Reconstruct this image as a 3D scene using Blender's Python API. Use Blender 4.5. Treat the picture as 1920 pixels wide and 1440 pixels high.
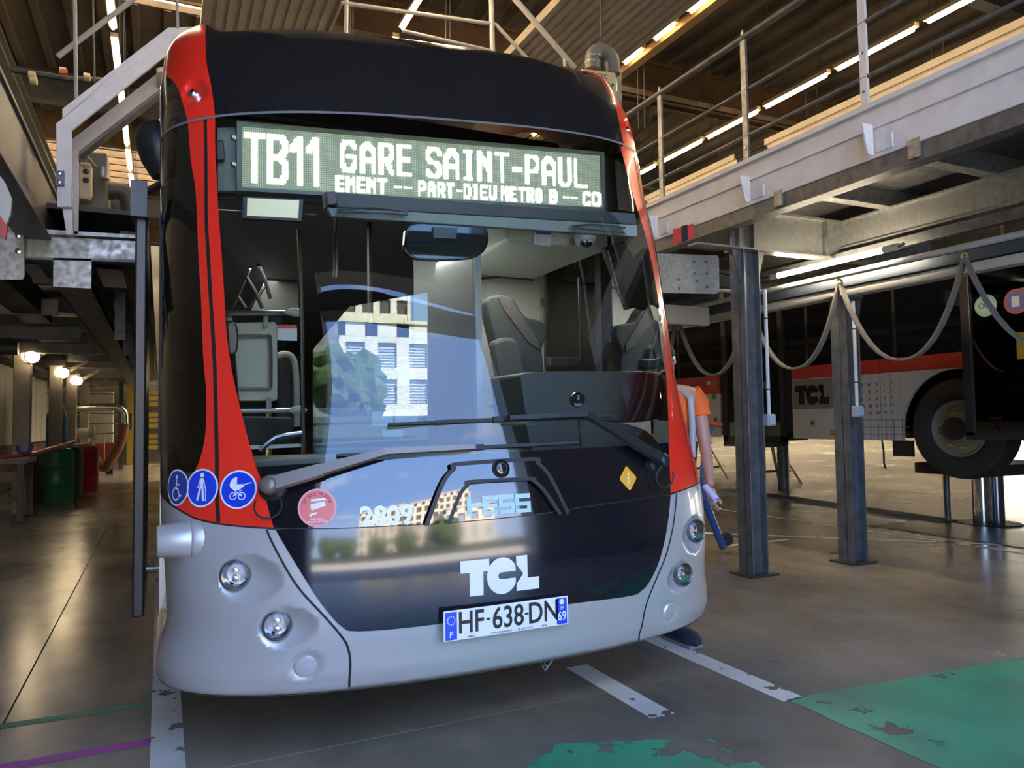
import bpy, bmesh, math, random
import numpy as np
from mathutils import Vector, Matrix
random.seed(4)
for o in list(bpy.data.objects): bpy.data.objects.remove(o)
SC = bpy.context.scene
COL = SC.collection

# ------------------------------------------------------------------ camera
F = 1400.; HC = 1.3
YAW = math.radians(25.2); PITCH = math.radians(2.8); ROLL = math.radians(0.9)
fw = np.array([math.sin(YAW)*math.cos(PITCH), math.cos(YAW)*math.cos(PITCH), math.sin(PITCH)])
_r0 = np.array([math.cos(YAW), -math.sin(YAW), 0.]); _u0 = np.cross(_r0, fw)
rt = math.cos(ROLL)*_r0-math.sin(ROLL)*_u0
up = math.sin(ROLL)*_r0+math.cos(ROLL)*_u0
CAM = np.array([0., 0., HC])
cd = bpy.data.cameras.new('camera'); cam = bpy.data.objects.new('camera', cd); COL.objects.link(cam)
cd.sensor_width = 36; cd.lens = 36*F/1920; cd.clip_start = .05; cd.clip_end = 500
M = Matrix.Identity(4)
for i in range(3):
    M[i][0] = rt[i]; M[i][1] = up[i]; M[i][2] = -fw[i]; M[i][3] = CAM[i]
cam.matrix_world = M
SC.camera = cam

# ------------------------------------------------------------------ world, sun, exposure
SC.view_settings.view_transform = 'Standard'; SC.view_settings.look = 'None'
SC.view_settings.gamma = 1; SC.view_settings.use_curve_mapping = False
SC.view_settings.exposure = 1.75
SKY_STRENGTH = 2.7
SUN_STRENGTH = 24.0
TUBE_STRENGTH = 55.0
W = bpy.data.worlds.new('sky'); SC.world = W; W.use_nodes = True
nt = W.node_tree; nt.nodes.clear()
def N(t, nt_=None, **kw):
    n = (nt_ or nt).nodes.new(t)
    for k, v in kw.items(): setattr(n, k, v)
    return n
out = N('ShaderNodeOutputWorld'); bg = N('ShaderNodeBackground'); bg.inputs[1].default_value = SKY_STRENGTH
tc = N('ShaderNodeTexCoord'); sep = N('ShaderNodeSeparateXYZ'); nt.links.new(tc.outputs['Generated'], sep.inputs[0])
rmp = N('ShaderNodeValToRGB'); nt.links.new(sep.outputs[2], rmp.inputs[0])
cr = rmp.color_ramp; cr.elements[0].position = 0.0; cr.elements[0].color = (.55, .66, .86, 1)
cr.elements[1].position = .75; cr.elements[1].color = (.18, .32, .72, 1)
e = cr.elements.new(.25); e.color = (.25, .42, .82, 1)
noi = N('ShaderNodeTexNoise'); noi.inputs['Scale'].default_value = 3.0; noi.inputs['Detail'].default_value = 7
mp = N('ShaderNodeMapping'); mp.inputs['Scale'].default_value = (1, 1, 2.6); mp.inputs['Location'].default_value = (.3, .1, .4)
nt.links.new(tc.outputs['Generated'], mp.inputs[0]); nt.links.new(mp.outputs[0], noi.inputs['Vector'])
cr2 = N('ShaderNodeValToRGB'); nt.links.new(noi.outputs[0], cr2.inputs[0])
cr2.color_ramp.elements[0].position = .60; cr2.color_ramp.elements[0].color = (0, 0, 0, 1)
cr2.color_ramp.elements[1].position = .85; cr2.color_ramp.elements[1].color = (.8, .8, .8, 1)
mx = N('ShaderNodeMixRGB'); mx.inputs[2].default_value = (1, .98, .95, 1)
nt.links.new(cr2.outputs[0], mx.inputs[0]); nt.links.new(rmp.outputs[0], mx.inputs[1])
nt.links.new(mx.outputs[0], bg.inputs[0]); nt.links.new(bg.outputs[0], out.inputs[0])
sd = bpy.data.lights.new('sun', 'SUN'); sd.energy = SUN_STRENGTH; sd.angle = .01; sd.color = (1, .93, .82)
sun = bpy.data.objects.new('sun', sd); COL.objects.link(sun)
sun.rotation_euler = Vector((.40, .75, .95)).to_track_quat('Z', 'Y').to_euler(); sun.location = (0, 0, 60)
SC.cycles.max_bounces = 8; SC.cycles.diffuse_bounces = 4; SC.cycles.glossy_bounces = 4
SC.cycles.transparent_max_bounces = 16; SC.cycles.transmission_bounces = 6
SC.cycles.sample_clamp_indirect = 6; SC.cycles.use_denoising = True
SC.cycles.caustics_reflective = True; SC.cycles.blur_glossy = 1.0; SC.cycles.caustics_refractive = False

# ------------------------------------------------------------------ projection helpers (pixel of the 1920x1440 photograph -> world)
def ray(x, y):
    d = rt*(x-960)+up*(720-y)+fw*F
    return d/np.linalg.norm(d)
def proj(p):
    v = np.array(p, float)-CAM; z = v@fw
    return 960+F*(v@rt)/z, 720-F*(v@up)/z
def at(x, y, X=None, Y=None, Z=None):
    d = ray(x, y)
    if X is not None: t = X/d[0]
    elif Y is not None: t = Y/d[1]
    else: t = (Z-HC)/d[2]
    return CAM+d*t
def span(x0, y0, x1, y1, Y):
    m = at((x0+x1)/2, y0, Y=Y); n = at((x0+x1)/2, y1, Y=Y)
    a = at(x0, (y0+y1)/2, Y=Y); b = at(x1, (y0+y1)/2, Y=Y)
    return a[0], b[0], n[2], m[2]

# ------------------------------------------------------------------ materials
MATS = {}
def mat(name, col=(.5, .5, .5), rough=.5, metal=0., emit=0., ecol=None, coat=0., noise=0., nscale=6., bump=0., bscale=40., spec=.5, ncol=None, rvar=0.):
    if name in MATS: return MATS[name]
    m = bpy.data.materials.new(name); m.use_nodes = True; t = m.node_tree
    b = t.nodes['Principled BSDF']
    b.inputs['Base Color'].default_value = (*col, 1); b.inputs['Roughness'].default_value = rough
    b.inputs['Metallic'].default_value = metal; b.inputs['Coat Weight'].default_value = coat
    b.inputs['Coat Roughness'].default_value = .05; b.inputs['Specular IOR Level'].default_value = spec
    if emit:
        b.inputs['Emission Color'].default_value = (*(ecol or col), 1); b.inputs['Emission Strength'].default_value = emit
    if noise or bump or rvar:
        c = N('ShaderNodeTexCoord', t)
    if noise or rvar:
        n = N('ShaderNodeTexNoise', t); n.inputs['Scale'].default_value = nscale; n.inputs['Detail'].default_value = 6
        t.links.new(c.outputs['Object'], n.inputs['Vector'])
        r = N('ShaderNodeValToRGB', t); r.color_ramp.elements[0].position = .35; r.color_ramp.elements[1].position = .68
        t.links.new(n.outputs[0], r.inputs[0])
        if noise:
            x = N('ShaderNodeMixRGB', t); x.inputs[1].default_value = (*col, 1)
            x.inputs[2].default_value = (*(ncol or tuple(k*(1-noise) for k in col)), 1)
            t.links.new(r.outputs[0], x.inputs[0]); t.links.new(x.outputs[0], b.inputs['Base Color'])
        if rvar:
            mr = N('ShaderNodeMapRange', t); mr.inputs[3].default_value = max(.02, rough-rvar); mr.inputs[4].default_value = rough+rvar
            t.links.new(r.outputs[0], mr.inputs[0]); t.links.new(mr.outputs[0], b.inputs['Roughness'])
    if bump:
        n2 = N('ShaderNodeTexNoise', t); n2.inputs['Scale'].default_value = bscale
        t.links.new(c.outputs['Object'], n2.inputs['Vector'])
        bp = N('ShaderNodeBump', t); bp.inputs['Strength'].default_value = bump; bp.inputs['Distance'].default_value = .01
        t.links.new(n2.outputs[0], bp.inputs['Height']); t.links.new(bp.outputs[0], b.inputs['Normal'])
    MATS[name] = m; return m
def glassmat(name, tint=(.8, .85, .82), ior=1.75, rough=0.):
    if name in MATS: return MATS[name]
    m = bpy.data.materials.new(name); m.use_nodes = True; t = m.node_tree; t.nodes.clear()
    o = N('ShaderNodeOutputMaterial', t); x = N('ShaderNodeMixShader', t); tr = N('ShaderNodeBsdfTransparent', t)
    g = N('ShaderNodeBsdfGlossy', t); g.inputs['Roughness'].default_value = rough; f = N('ShaderNodeFresnel', t)
    f.inputs[0].default_value = ior; tr.inputs[0].default_value = (*tint, 1)
    t.links.new(f.outputs[0], x.inputs[0]); t.links.new(tr.outputs[0], x.inputs[1]); t.links.new(g.outputs[0], x.inputs[2])
    t.links.new(x.outputs[0], o.inputs[0]); MATS[name] = m; return m
def paintmat(name, col, wear=.5, scale=4., rough=.45, stretch=(1, 1, 1), dirt=.25):
    """worn floor paint: see-through where it has flaked off"""
    if name in MATS: return MATS[name]
    m = bpy.data.materials.new(name); m.use_nodes = True; t = m.node_tree
    b = t.nodes['Principled BSDF']; b.inputs['Roughness'].default_value = rough
    c = N('ShaderNodeTexCoord', t); mp_ = N('ShaderNodeMapping', t); mp_.inputs['Scale'].default_value = stretch
    t.links.new(c.outputs['Object'], mp_.inputs[0])
    n = N('ShaderNodeTexNoise', t); n.inputs['Scale'].default_value = scale; n.inputs['Detail'].default_value = 9; n.inputs['Roughness'].default_value = .62
    t.links.new(mp_.outputs[0], n.inputs['Vector'])
    r = N('ShaderNodeValToRGB', t); r.color_ramp.elements[0].position = wear; r.color_ramp.elements[0].color = (1, 1, 1, 1)
    r.color_ramp.elements[1].position = wear+.012; r.color_ramp.elements[1].color = (0, 0, 0, 1)
    t.links.new(n.outputs[0], r.inputs[0]); t.links.new(r.outputs[0], b.inputs['Alpha'])
    n2 = N('ShaderNodeTexNoise', t); n2.inputs['Scale'].default_value = 2.5; n2.inputs['Detail'].default_value = 8
    t.links.new(c.outputs['Object'], n2.inputs['Vector'])
    x = N('ShaderNodeMixRGB', t); x.inputs[1].default_value = (*col, 1); x.inputs[2].default_value = (*[k*(1-dirt*2)+.02 for k in col], 1)
    r2 = N('ShaderNodeValToRGB', t); r2.color_ramp.elements[0].position = .4; r2.color_ramp.elements[1].position = .75
    t.links.new(n2.outputs[0], r2.inputs[0]); t.links.new(r2.outputs[0], x.inputs[0]); t.links.new(x.outputs[0], b.inputs['Base Color'])
    MATS[name] = m; return m
silver = mat('silver_paint', (.54, .535, .53), .32, .35, coat=.6)
red = mat('red_paint', (.86, .030, .014), .32, coat=.5)
blackgloss = mat('black_gloss', (.006, .007, .010), .03, coat=.8, spec=.8)
blackpaint = mat('black_paint', (.012, .012, .013), .22, coat=.7)
panelgloss = mat('panel_gloss', (.006, .007, .012), .10, coat=.35, spec=.9)
rubber = mat('rubber', (.012, .012, .013), .55)
blackplastic = mat('black_plastic', (.02, .021, .023), .38, bump=.1, bscale=200)
armgrey = mat('arm_grey', (.20, .165, .13), .32, .3)
darkgreen = mat('dash_plastic', (.045, .062, .062), .5, bump=.1, bscale=120)
greytrim = mat('grey_trim', (.32, .34, .31), .45)
palegrey = mat('pale_trim', (.50, .50, .45), .5)
steel = mat('brushed_steel', (.55, .54, .50), .25, 1.)
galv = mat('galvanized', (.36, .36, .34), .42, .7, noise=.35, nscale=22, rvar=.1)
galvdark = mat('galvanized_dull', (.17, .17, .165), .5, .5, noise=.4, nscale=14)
whitesteel = mat('white_steel', (.78, .73, .68), .42, noise=.12, nscale=8, bump=.1, bscale=30)
darksteel = mat('dark_steel', (.05, .047, .045), .55, .3, noise=.3, nscale=7)
white = mat('white_vinyl', (.82, .84, .88), .35)
bluev = mat('blue_vinyl', (.01, .055, .62), .3, coat=.3)
bluedim = mat('blue_vinyl_faded', (.03, .05, .25), .35)
chrome = mat('chrome', (.75, .75, .76), .08, 1.)
led = mat('led_lit', (1, 1, .95), .5, emit=2.6, ecol=(.93, 1, .90))
leddim = mat('led_unlit_glow', (.45, .52, .40), .5, emit=.3, ecol=(.75, .95, .65))  # dots that are off get a weak emission so they look brighter
tube = mat('tube_light', (1, 1, 1), .5, emit=TUBE_STRENGTH, ecol=(1, .76, .45))
brown = mat('roof_deck', (.052, .036, .022), .8, noise=.35, nscale=1.5)
rustbeam = mat('ochre_beam', (.11, .058, .02), .7, noise=.5, nscale=4)
cladding = mat('roof_cladding', (.42, .35, .27), .6, noise=.15, nscale=2)
glass = glassmat('windscreen_glass', (.80, .86, .84), 1.72)
sideglass = glassmat('tinted_glass', (.40, .47, .44), 1.6)
winglass = glassmat('clear_glass', (.85, .9, .88), 1.5)

# ------------------------------------------------------------------ mesh builder
class MB:
    def __init__(s): s.v = []; s.f = []
    def add(s, vs, fs):
        k = len(s.v); s.v += [tuple(float(c) for c in p) for p in vs]; s.f += [tuple(i+k for i in f) for f in fs]; return s
    def box(s, x0, x1, y0, y1, z0, z1, rot=None, piv=None):
        vs = [Vector((x, y, z)) for x in (x0, x1) for y in (y0, y1) for z in (z0, z1)]
        if rot is not None:
            c = Vector(piv) if piv else Vector(((x0+x1)/2, (y0+y1)/2, (z0+z1)/2)); vs = [rot@(p-c)+c for p in vs]
        return s.add(vs, [(0, 1, 3, 2), (4, 6, 7, 5), (0, 4, 5, 1), (2, 3, 7, 6), (0, 2, 6, 4), (1, 5, 7, 3)])
    def bar(s, p, q, w, h, upv=(0, 0, 1)):
        p, q = Vector(p), Vector(q); d = (q-p).normalized(); u = Vector(upv)
        if abs(d.dot(u)) > .98: u = Vector((1, 0, 0))
        x = d.cross(u).normalized(); z = x.cross(d)
        vs = [c+x*(a*w/2)+z*(b*h/2) for c in (p, q) for a, b in ((-1, -1), (1, -1), (1, 1), (-1, 1))]
        return s.add(vs, [(0, 1, 2, 3), (7, 6, 5, 4), (0, 4, 5, 1), (1, 5, 6, 2), (2, 6, 7, 3), (3, 7, 4, 0)])
    def tube(s, pts, r, n=10, caps=True):
        pts = [Vector(p) for p in pts]; rr = r if isinstance(r, (list, tuple)) else [r]*len(pts)
        k = len(s.v); prev = None
        for i, p in enumerate(pts):
            d = (pts[min(i+1, len(pts)-1)]-pts[max(i-1, 0)]).normalized()
            u = prev if prev is not None else (Vector((0, 0, 1)) if abs(d.z) < .9 else Vector((1, 0, 0)))
            x = d.cross(u).normalized(); y = x.cross(d).normalized(); prev = y
            for j in range(n):
                a = 2*math.pi*j/n; q = p+(x*math.cos(a)+y*math.sin(a))*rr[i]; s.v.append(tuple(q))
        for i in range(len(pts)-1):
            for j in range(n):
                a, b = k+i*n+j, k+i*n+(j+1) % n; s.f.append((a, a+n, b+n, b))
        if caps:
            s.f.append(tuple(k+j for j in range(n))); s.f.append(tuple(k+(len(pts)-1)*n+j for j in range(n-1, -1, -1)))
        return s
    def lathe(s, c, axis, prof, n=24):
        """prof: (radius, distance along axis)"""
        c = Vector(c); ax = Vector(axis).normalized(); u = Vector((0, 0, 1)) if abs(ax.z) < .9 else Vector((1, 0, 0))
        x = ax.cross(u).normalized(); y = ax.cross(x); k = len(s.v)
        for r, h in prof:
            for j in range(n):
                a = 2*math.pi*j/n; s.v.append(tuple(c+ax*h+(x*math.cos(a)+y*math.sin(a))*max(r, 1e-5)))
        for i in range(len(prof)-1):
            for j in range(n):
                a, b = k+i*n+j, k+i*n+(j+1) % n; s.f.append((a, b, b+n, a+n))
        return s
    def prism(s, poly, p0, ex, ey, ez, t):
        """2-D polygon in the frame p0, ex, ey thickened by t along ez"""
        p0, ex, ey, ez = Vector(p0), Vector(ex), Vector(ey), Vector(ez); n = len(poly)
        vs = [p0+ex*a+ey*b for a, b in poly]+[p0+ex*a+ey*b+ez*t for a, b in poly]
        return s.add(vs, [tuple(range(n-1, -1, -1)), tuple(range(n, 2*n))]+[(i, (i+1) % n, n+(i+1) % n, n+i) for i in range(n)])
    def build(s, name, m, parent=None, smooth=False, bev=0., fix=True, **tags):
        me = bpy.data.meshes.new(name); me.from_pydata(s.v, [], s.f); me.materials.append(m)
        if fix:
            bm = bmesh.new(); bm.from_mesh(me); bmesh.ops.recalc_face_normals(bm, faces=bm.faces); bm.to_mesh(me); bm.free()
        o = bpy.data.objects.new(name, me); COL.objects.link(o)
        if smooth:
            me.polygons.foreach_set('use_smooth', [True]*len(me.polygons))
            try: me.set_sharp_from_angle(angle=math.radians(40))
            except Exception: pass
        if bev:
            b = o.modifiers.new('bevel', 'BEVEL'); b.width = bev; b.segments = 2; b.limit_method = 'ANGLE'
        if parent:
            o.parent = parent
            if parent.type == 'EMPTY': o.matrix_parent_inverse = Matrix.Translation(-parent.location)
        for k, v in tags.items(): o[k] = v
        return o
def box(*a, **k): return MB().box(*a, **k)
def thing(name, label, cat, loc=(0, 0, 0), group=None):
    o = bpy.data.objects.new(name, None); COL.objects.link(o); o.location = loc; o.empty_display_size = .1
    o['label'] = label; o['category'] = cat
    if group: o['group'] = group
    return o
def tag(o, label, cat, group=None, kind=None):
    o['label'] = label; o['category'] = cat
    if group: o['group'] = group
    if kind: o['kind'] = kind
    return o
def clone(root, dloc, label, rotz=None):
    r = root.copy(); COL.objects.link(r); r.location = Vector(root.location)+Vector(dloc); r['label'] = label
    if rotz is not None: r.rotation_euler.z = rotz
    for ch in list(root.children):
        c = ch.copy(); COL.objects.link(c); c.parent = r
        for g in ch.children:
            d = g.copy(); COL.objects.link(d); d.parent = c
    return r
def struct(name, mb, m, **k): return mb.build(name, m, kind='structure', **k)
def capsule2d(polylines, w, seg=6):
    """flat thick strokes: list of polygons"""
    out = []
    for pl in polylines:
        for (a, b), (c, d) in zip(pl[:-1], pl[1:]):
            L = math.hypot(c-a, d-b) or 1e-6; ux, uy = (c-a)/L, (d-b)/L; h = w/2; P_ = []
            t0 = math.atan2(uy, ux)
            for i in range(seg+1):
                t = t0+math.pi/2+math.pi*i/seg; P_.append((a+h*math.cos(t), b+h*math.sin(t)))
            for i in range(seg+1):
                t = t0-math.pi/2+math.pi*i/seg; P_.append((c+h*math.cos(t), d+h*math.sin(t)))
            out.append(P_)
    return out
def arcp(cx, cy, r, a0, a1, n=16):
    return [(cx+r*math.cos(math.radians(a0+(a1-a0)*i/n)), cy+r*math.sin(math.radians(a0+(a1-a0)*i/n))) for i in range(n+1)]
def text2d(s, h, bold=0., sx=1., align='CENTER'):
    """text as flat polygons (2-D verts, faces), cap height h, centred"""
    cu = bpy.data.curves.new('t', 'FONT'); cu.body = s; cu.size = 1; cu.offset = bold; cu.align_x = 'LEFT'; cu.resolution_u = 4
    o = bpy.data.objects.new('t', cu); COL.objects.link(o)
    dg = bpy.context.evaluated_depsgraph_get(); dg.update()
    me = bpy.data.meshes.new_from_object(o.evaluated_get(dg))
    vs = np.array([v.co[:2] for v in me.vertices]); fs = [tuple(p.vertices) for p in me.polygons]
    bpy.data.objects.remove(o); bpy.data.curves.remove(cu); bpy.data.meshes.remove(me)
    k = h/.70; vs = vs*k; vs[:, 0] *= sx
    x0, x1 = vs[:, 0].min(), vs[:, 0].max()
    if align == 'CENTER': vs[:, 0] -= (x0+x1)/2
    else: vs[:, 0] -= x0
    vs[:, 1] -= h/2
    return [tuple(v) for v in vs], fs
def flat_text(mb, s, h, p0, ex, ey, bold=0., sx=1., align='CENTER'):
    vs, fs = text2d(s, h, bold, sx, align); p0, ex, ey = Vector(p0), Vector(ex), Vector(ey)
    mb.add([p0+ex*a+ey*b for a, b in vs], fs)
def flat_polys(mb, polys, p0, ex, ey):
    p0, ex, ey = Vector(p0), Vector(ex), Vector(ey)
    for pl in polys: mb.add([p0+ex*a+ey*b for a, b in pl], [tuple(range(len(pl)))])
# the transport company logo, unit height 440
def logo_polys():
    T = [(0, 290), (115, 290), (115, 0), (300, 0), (300, 290), (385, 290), (385, 440), (0, 440)]
    c0 = 560; C = []
    for i in range(49):
        a = math.radians(24+(336-24)*i/48); x, y = c0+212*math.cos(a), 212+228*math.sin(a)
        C.append((min(x, 745), y))
    n = 8; slot = [(745, 172)]+[(545+42*math.cos(math.radians(270-180*i/n)), 214+42*math.sin(math.radians(270-180*i/n))) for i in range(n+1)]+[(745, 256)]
    L = [(756, 440), (915, 440), (915, 155), (1080, 155), (1080, 0), (756, 0), (756, 92), (850, 214), (756, 336)]
    return [T, C+slot, L]

# ================================================================== THE SETTING
def floormat():
    m = bpy.data.materials.new('polished_concrete'); m.use_nodes = True; t = m.node_tree; b = t.nodes['Principled BSDF']
    c = N('ShaderNodeTexCoord', t)
    def noise(sc, det, rough=.5, stretch=None):
        n = N('ShaderNodeTexNoise', t); n.inputs['Scale'].default_value = sc; n.inputs['Detail'].default_value = det; n.inputs['Roughness'].default_value = rough
        if stretch:
            q = N('ShaderNodeMapping', t); q.inputs['Scale'].default_value = stretch; t.links.new(c.outputs['Object'], q.inputs[0]); t.links.new(q.outputs[0], n.inputs['Vector'])
        else: t.links.new(c.outputs['Object'], n.inputs['Vector'])
        return n
    n1 = noise(.55, 8, .6); n2 = noise(5, 8, .65, (1, .35, 1)); n3 = noise(1.3, 5)
    r = N('ShaderNodeValToRGB', t); e = r.color_ramp.elements; e[0].position = .34; e[0].color = (.185, .158, .115, 1); e[1].position = .66; e[1].color = (.37, .315, .23, 1)
    t.links.new(n1.outputs[0], r.inputs[0])
    r2 = N('ShaderNodeValToRGB', t); e = r2.color_ramp.elements; e[0].position = .3; e[0].color = (.86, .86, .86, 1); e[1].position = .7; e[1].color = (1.08, 1.08, 1.08, 1)
    t.links.new(n2.outputs[0], r2.inputs[0])
    x = N('ShaderNodeMixRGB', t, blend_type='MULTIPLY'); x.inputs[0].default_value = 1
    t.links.new(r.outputs[0], x.inputs[1]); t.links.new(r2.outputs[0], x.inputs[2]); t.links.new(x.outputs[0], b.inputs['Base Color'])
    mr = N('ShaderNodeMapRange', t); mr.inputs[1].default_value = .3; mr.inputs[2].default_value = .7; mr.inputs[3].default_value = .17; mr.inputs[4].default_value = .28
    t.links.new(n1.outputs[0], mr.inputs[0]); t.links.new(mr.outputs[0], b.inputs['Roughness'])
    bp = N('ShaderNodeBump', t); bp.inputs['Strength'].default_value = .02; bp.inputs['Distance'].default_value = .005
    n4 = noise(2, 1); pass
    return m
# hall floor of cast bays with thin joints between them
fl = struct('floor', box(-6, 42, -2.5, 48, -.2, -.004), mat('joint_filler', (.03, .028, .025), .7))
fm = floormat(); xs = [-6, -.62, 4.9, 10.5, 16, 21.5, 27, 32.5, 42]; ys = [-2.5, 3.1, 8.6, 14.2, 19.8, 25.4, 31, 37, 48]
for i in range(len(xs)-1):
    for j in range(len(ys)-1):
        box(xs[i]+.004, xs[i+1]-.004, ys[j]+.004, ys[j+1]-.004, -.1, 0).build('floor_slab', fm, fl)
tarmac = mat('asphalt', (.42, .38, .33), .85, noise=.3, nscale=3)
struct('ground', box(-60, 80, -90, -2.5, -.2, -.01), tarmac)
wallm = mat('wall_paint', (.20, .18, .15), .7, noise=.3, nscale=1.2)
whitecol = mat('facade_white', (.66, .58, .46), .7, noise=.06, nscale=2)
struct('wall_back', box(-6, 42, 47.8, 48, 0, 9), wallm)
struct('wall_left', box(-6.2, -6, -2.5, 48, 0, 9), wallm)
# front wall with the open gateway the bus faces, a header beam with a glazed slot above it
fwall = struct('wall_front', box(-6.2, -2.0, -2.8, -2.5, 0, 9).box(4.05, 42, -2.8, -2.5, 0, 9).box(-2.0, 4.05, -2.8, -2.5, 7.35, 9), mat('front_wall', (.16, .155, .15), .6))
struct('trim_1', box(-2.0, 4.05, -2.75, -2.45, 6.62, 6.95), darksteel)
struct('trim_2', box(-2.0, -1.9, -2.9, -2.4, 0, 7.6).box(3.95, 4.05, -2.9, -2.4, 0, 7.6), mat('jamb_grey', (.30, .30, .30), .5))
# far right wall: daylight comes in through tall openings there
struct('wall_right', box(41.8, 42, -2.5, 48, 3.6, 9).box(41.8, 42, -2.5, 4, 0, 3.6).box(41.8, 42, 9, 12, 0, 3.6).box(41.8, 42, 18, 21, 0, 3.6).box(41.8, 42, 27, 48, 0, 3.6), wallm)
# roof: steel deck with rooflight strips
rib = MB()
lights = [(12.6, 13.4), (19.5, 23.0), (29, 31), (38, 40)]
y = -2.8; segs = []
for a, b in lights: segs.append((y, a)); y = b
segs.append((y, 48.0))
deck = struct('ceiling', MB(), brown)
for a, b in segs:
    m = MB()
    for xa, xb in ((-6.2, 42),): m.box(xa, xb, a, b, 8.3, 8.4)
    m.build('deck_sheet', brown, deck)
MB().box(3.6, 42, 12.6, 13.4, 8.3, 8.4).build('deck_sheet', brown, deck)
m = MB()
for x in np.arange(-6, 42, .5):
    for a, b in segs: m.box(x, x+.12, a, b, 8.22, 8.3)
m.build('deck_ribs', brown, deck, kind='stuff')
tl = bpy.data.materials.new('rooflight_sheet'); tl.use_nodes = True; t_ = tl.node_tree; t_.nodes.clear()
o_ = N('ShaderNodeOutputMaterial', t_); trl = N('ShaderNodeBsdfTranslucent', t_); trl.inputs[0].default_value = (.9, .84, .70, 1)
t_.links.new(trl.outputs[0], o_.inputs[0])
box(41.85, 41.9, 4, 27, .3, 3.6).build('wall_sheet', tl, deck)
for i, (a, b) in enumerate(lights):
    o = box(-6.2, 42, a, b, 8.36, 8.37).build('rooflight_sheet', tl, deck)
def roofbeam(name, mb, m, label, g):
    return tag(mb.build(name, m), label, 'beam', g)
# roof beams
for i, yy in enumerate((7.0, 11.6, 16.5, 18.6, 24.5, 28, 33, 37)):
    b_ = MB().box(-6, 42, yy-.1, yy+.1, 7.55, 7.6).box(-6, 42, yy-.02, yy+.02, 7.6, 8.1).box(-6, 42, yy-.1, yy+.1, 8.1, 8.15)
    struct('trim_%d' % (3+i), b_, rustbeam if i % 2 else darksteel)
b_ = MB()
for yy in np.arange(19.6, 23, .55): b_.box(-6, 42, yy, yy+.08, 8.0, 8.2)
for xx in np.arange(-5.5, 41, 1.9): b_.box(xx, xx+.07, 19.5, 23, 7.9, 8.0)
for yy in (12.8, 13.1, 29.4, 29.9, 30.4): b_.box(-6, 42, yy, yy+.05, 8.1, 8.2)
struct('trim_20', b_, rustbeam)
for i, xx in enumerate((-2.4, 12.6, 19, 26)):
    struct('trim_%d' % (21+i), MB().box(xx-.1, xx+.1, 0, 48, 7.25, 7.3).box(xx-.02, xx+.02, 0, 48, 7.3, 7.55).box(xx-.1, xx+.1, 0, 48, 7.52, 7.56), darksteel)

# hanging corrugated baffles
def baffle(name, x0, x1, y0, y1, z, label, drop=0., m=None):
    root = thing(name, label, 'baffle', ((x0+x1)/2, (y0+y1)/2, z)); mb = MB(); n = max(8, int((x1-x0)/.13))
    for i in range(n):
        a = x0+(x1-x0)*i/n; w = (x1-x0)/n
        za = z+drop*i/n; zb = z+drop*(i+.5)/n; zc = z+drop*(i+1)/n
        mb.add([(a, y0, za), (a+w*.62, y0, zb), (a+w*.7, y0, zb+.035), (a+w*.92, y0, zc+.035), (a+w, y0, zc),
                (a, y1, za), (a+w*.62, y1, zb), (a+w*.7, y1, zb+.035), (a+w*.92, y1, zc+.035), (a+w, y1, zc)],
               [(i_, i_+1, i_+6, i_+5) for i_ in range(4)])
    mb.build('corrugated_sheet', m or cladding, root, fix=False)
    MB().box(x0-.03, x0, y0, y1, z-.04, z+.08).build('edge_rail', cladding, root)
    MB().box(x1, x1+.03, y0, y1, z+drop-.04, z+drop+.08).build('edge_rail', cladding, root)
    for yy in np.arange(y0+.6, y1, 2.6):
        for xx, dz in ((x0+.1, 0), (x1-.1, drop)): MB().tube([(xx, yy, z+dz), (xx, yy, 8.3)], .008, 5).build('hanger_rod', darksteel, root)
    return root
baffle('ceiling_baffle', .46, 1.97, 4.5, 15, 6.5, 'ribbed beige sheet hanging above the black roof of the front bus, left of the two')
baffle('ceiling_baffle', 4.45, 5.98, 4.5, 14, 6.5, 'ribbed beige sheet with broken light strip, hanging right of the bus roof')
baffle('ceiling_baffle', 11.2, 11.7, 4.6, 11.4, 6.90, 'ribbed sheet with a pale lit edge above the white platform kerb at right', -.8)
baffle('ceiling_baffle', 11.2, 11.7, 12.3, 15.6, 6.90, 'short ribbed sheet with lit edge behind the two far railing posts', -.8)

# rows of tube lamps on rails
def lamprow(x, z, y0, y1, L, gap, words, grp, w=.05, tint=None):
    i = 0; y = y0
    names = ['nearest', 'second', 'third', 'fourth', 'fifth', 'sixth', 'seventh', 'eighth', 'ninth', 'tenth', 'eleventh', 'twelfth', 'thirteenth', 'fourteenth', 'fifteenth', 'sixteenth', 'seventeenth', 'eighteenth']
    while y < y1 and i < len(names):
        r = thing('tube_lamp', '%s tube lamp of the %s' % (names[i], words), 'lamp', (x, y, z), grp)
        MB().box(x-.045, x+.045, y, y+L, z+.03, z+.09).build('lamp_housing', mat('lamp_housing', (.35, .26, .13), .5), r)
        MB().tube([(x, y+.05, z), (x, y+L-.05, z)], .02*w/.05, 8).build('light_tube', tint or tube, r)
        for yy in (y+.15, y+L-.15): MB().tube([(x, yy, z+.09), (x, yy, 8.22)], .006, 5, caps=False).build('hanger_wire', darksteel, r)
        y += L+gap; i += 1
lamprow(-.60, 6.5, 6.6, 38, 1.25, .25, 'row hanging left of the bus', 'left row of tube lamps')
lamprow(2.86, 6.5, 6.6, 16, 1.25, .25, 'row right above the bus roof', 'middle row of tube lamps')
lamprow(9.2, 6.5, 3.6, 22, 1.35, .12, 'row seen through the platform railing', 'right row of tube lamps')
struct('trim_30', box(6.24, 6.38, 4.5, 14, 6.50, 6.62), mat('ochre_beam_b', (.30, .17, .06), .6))
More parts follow.
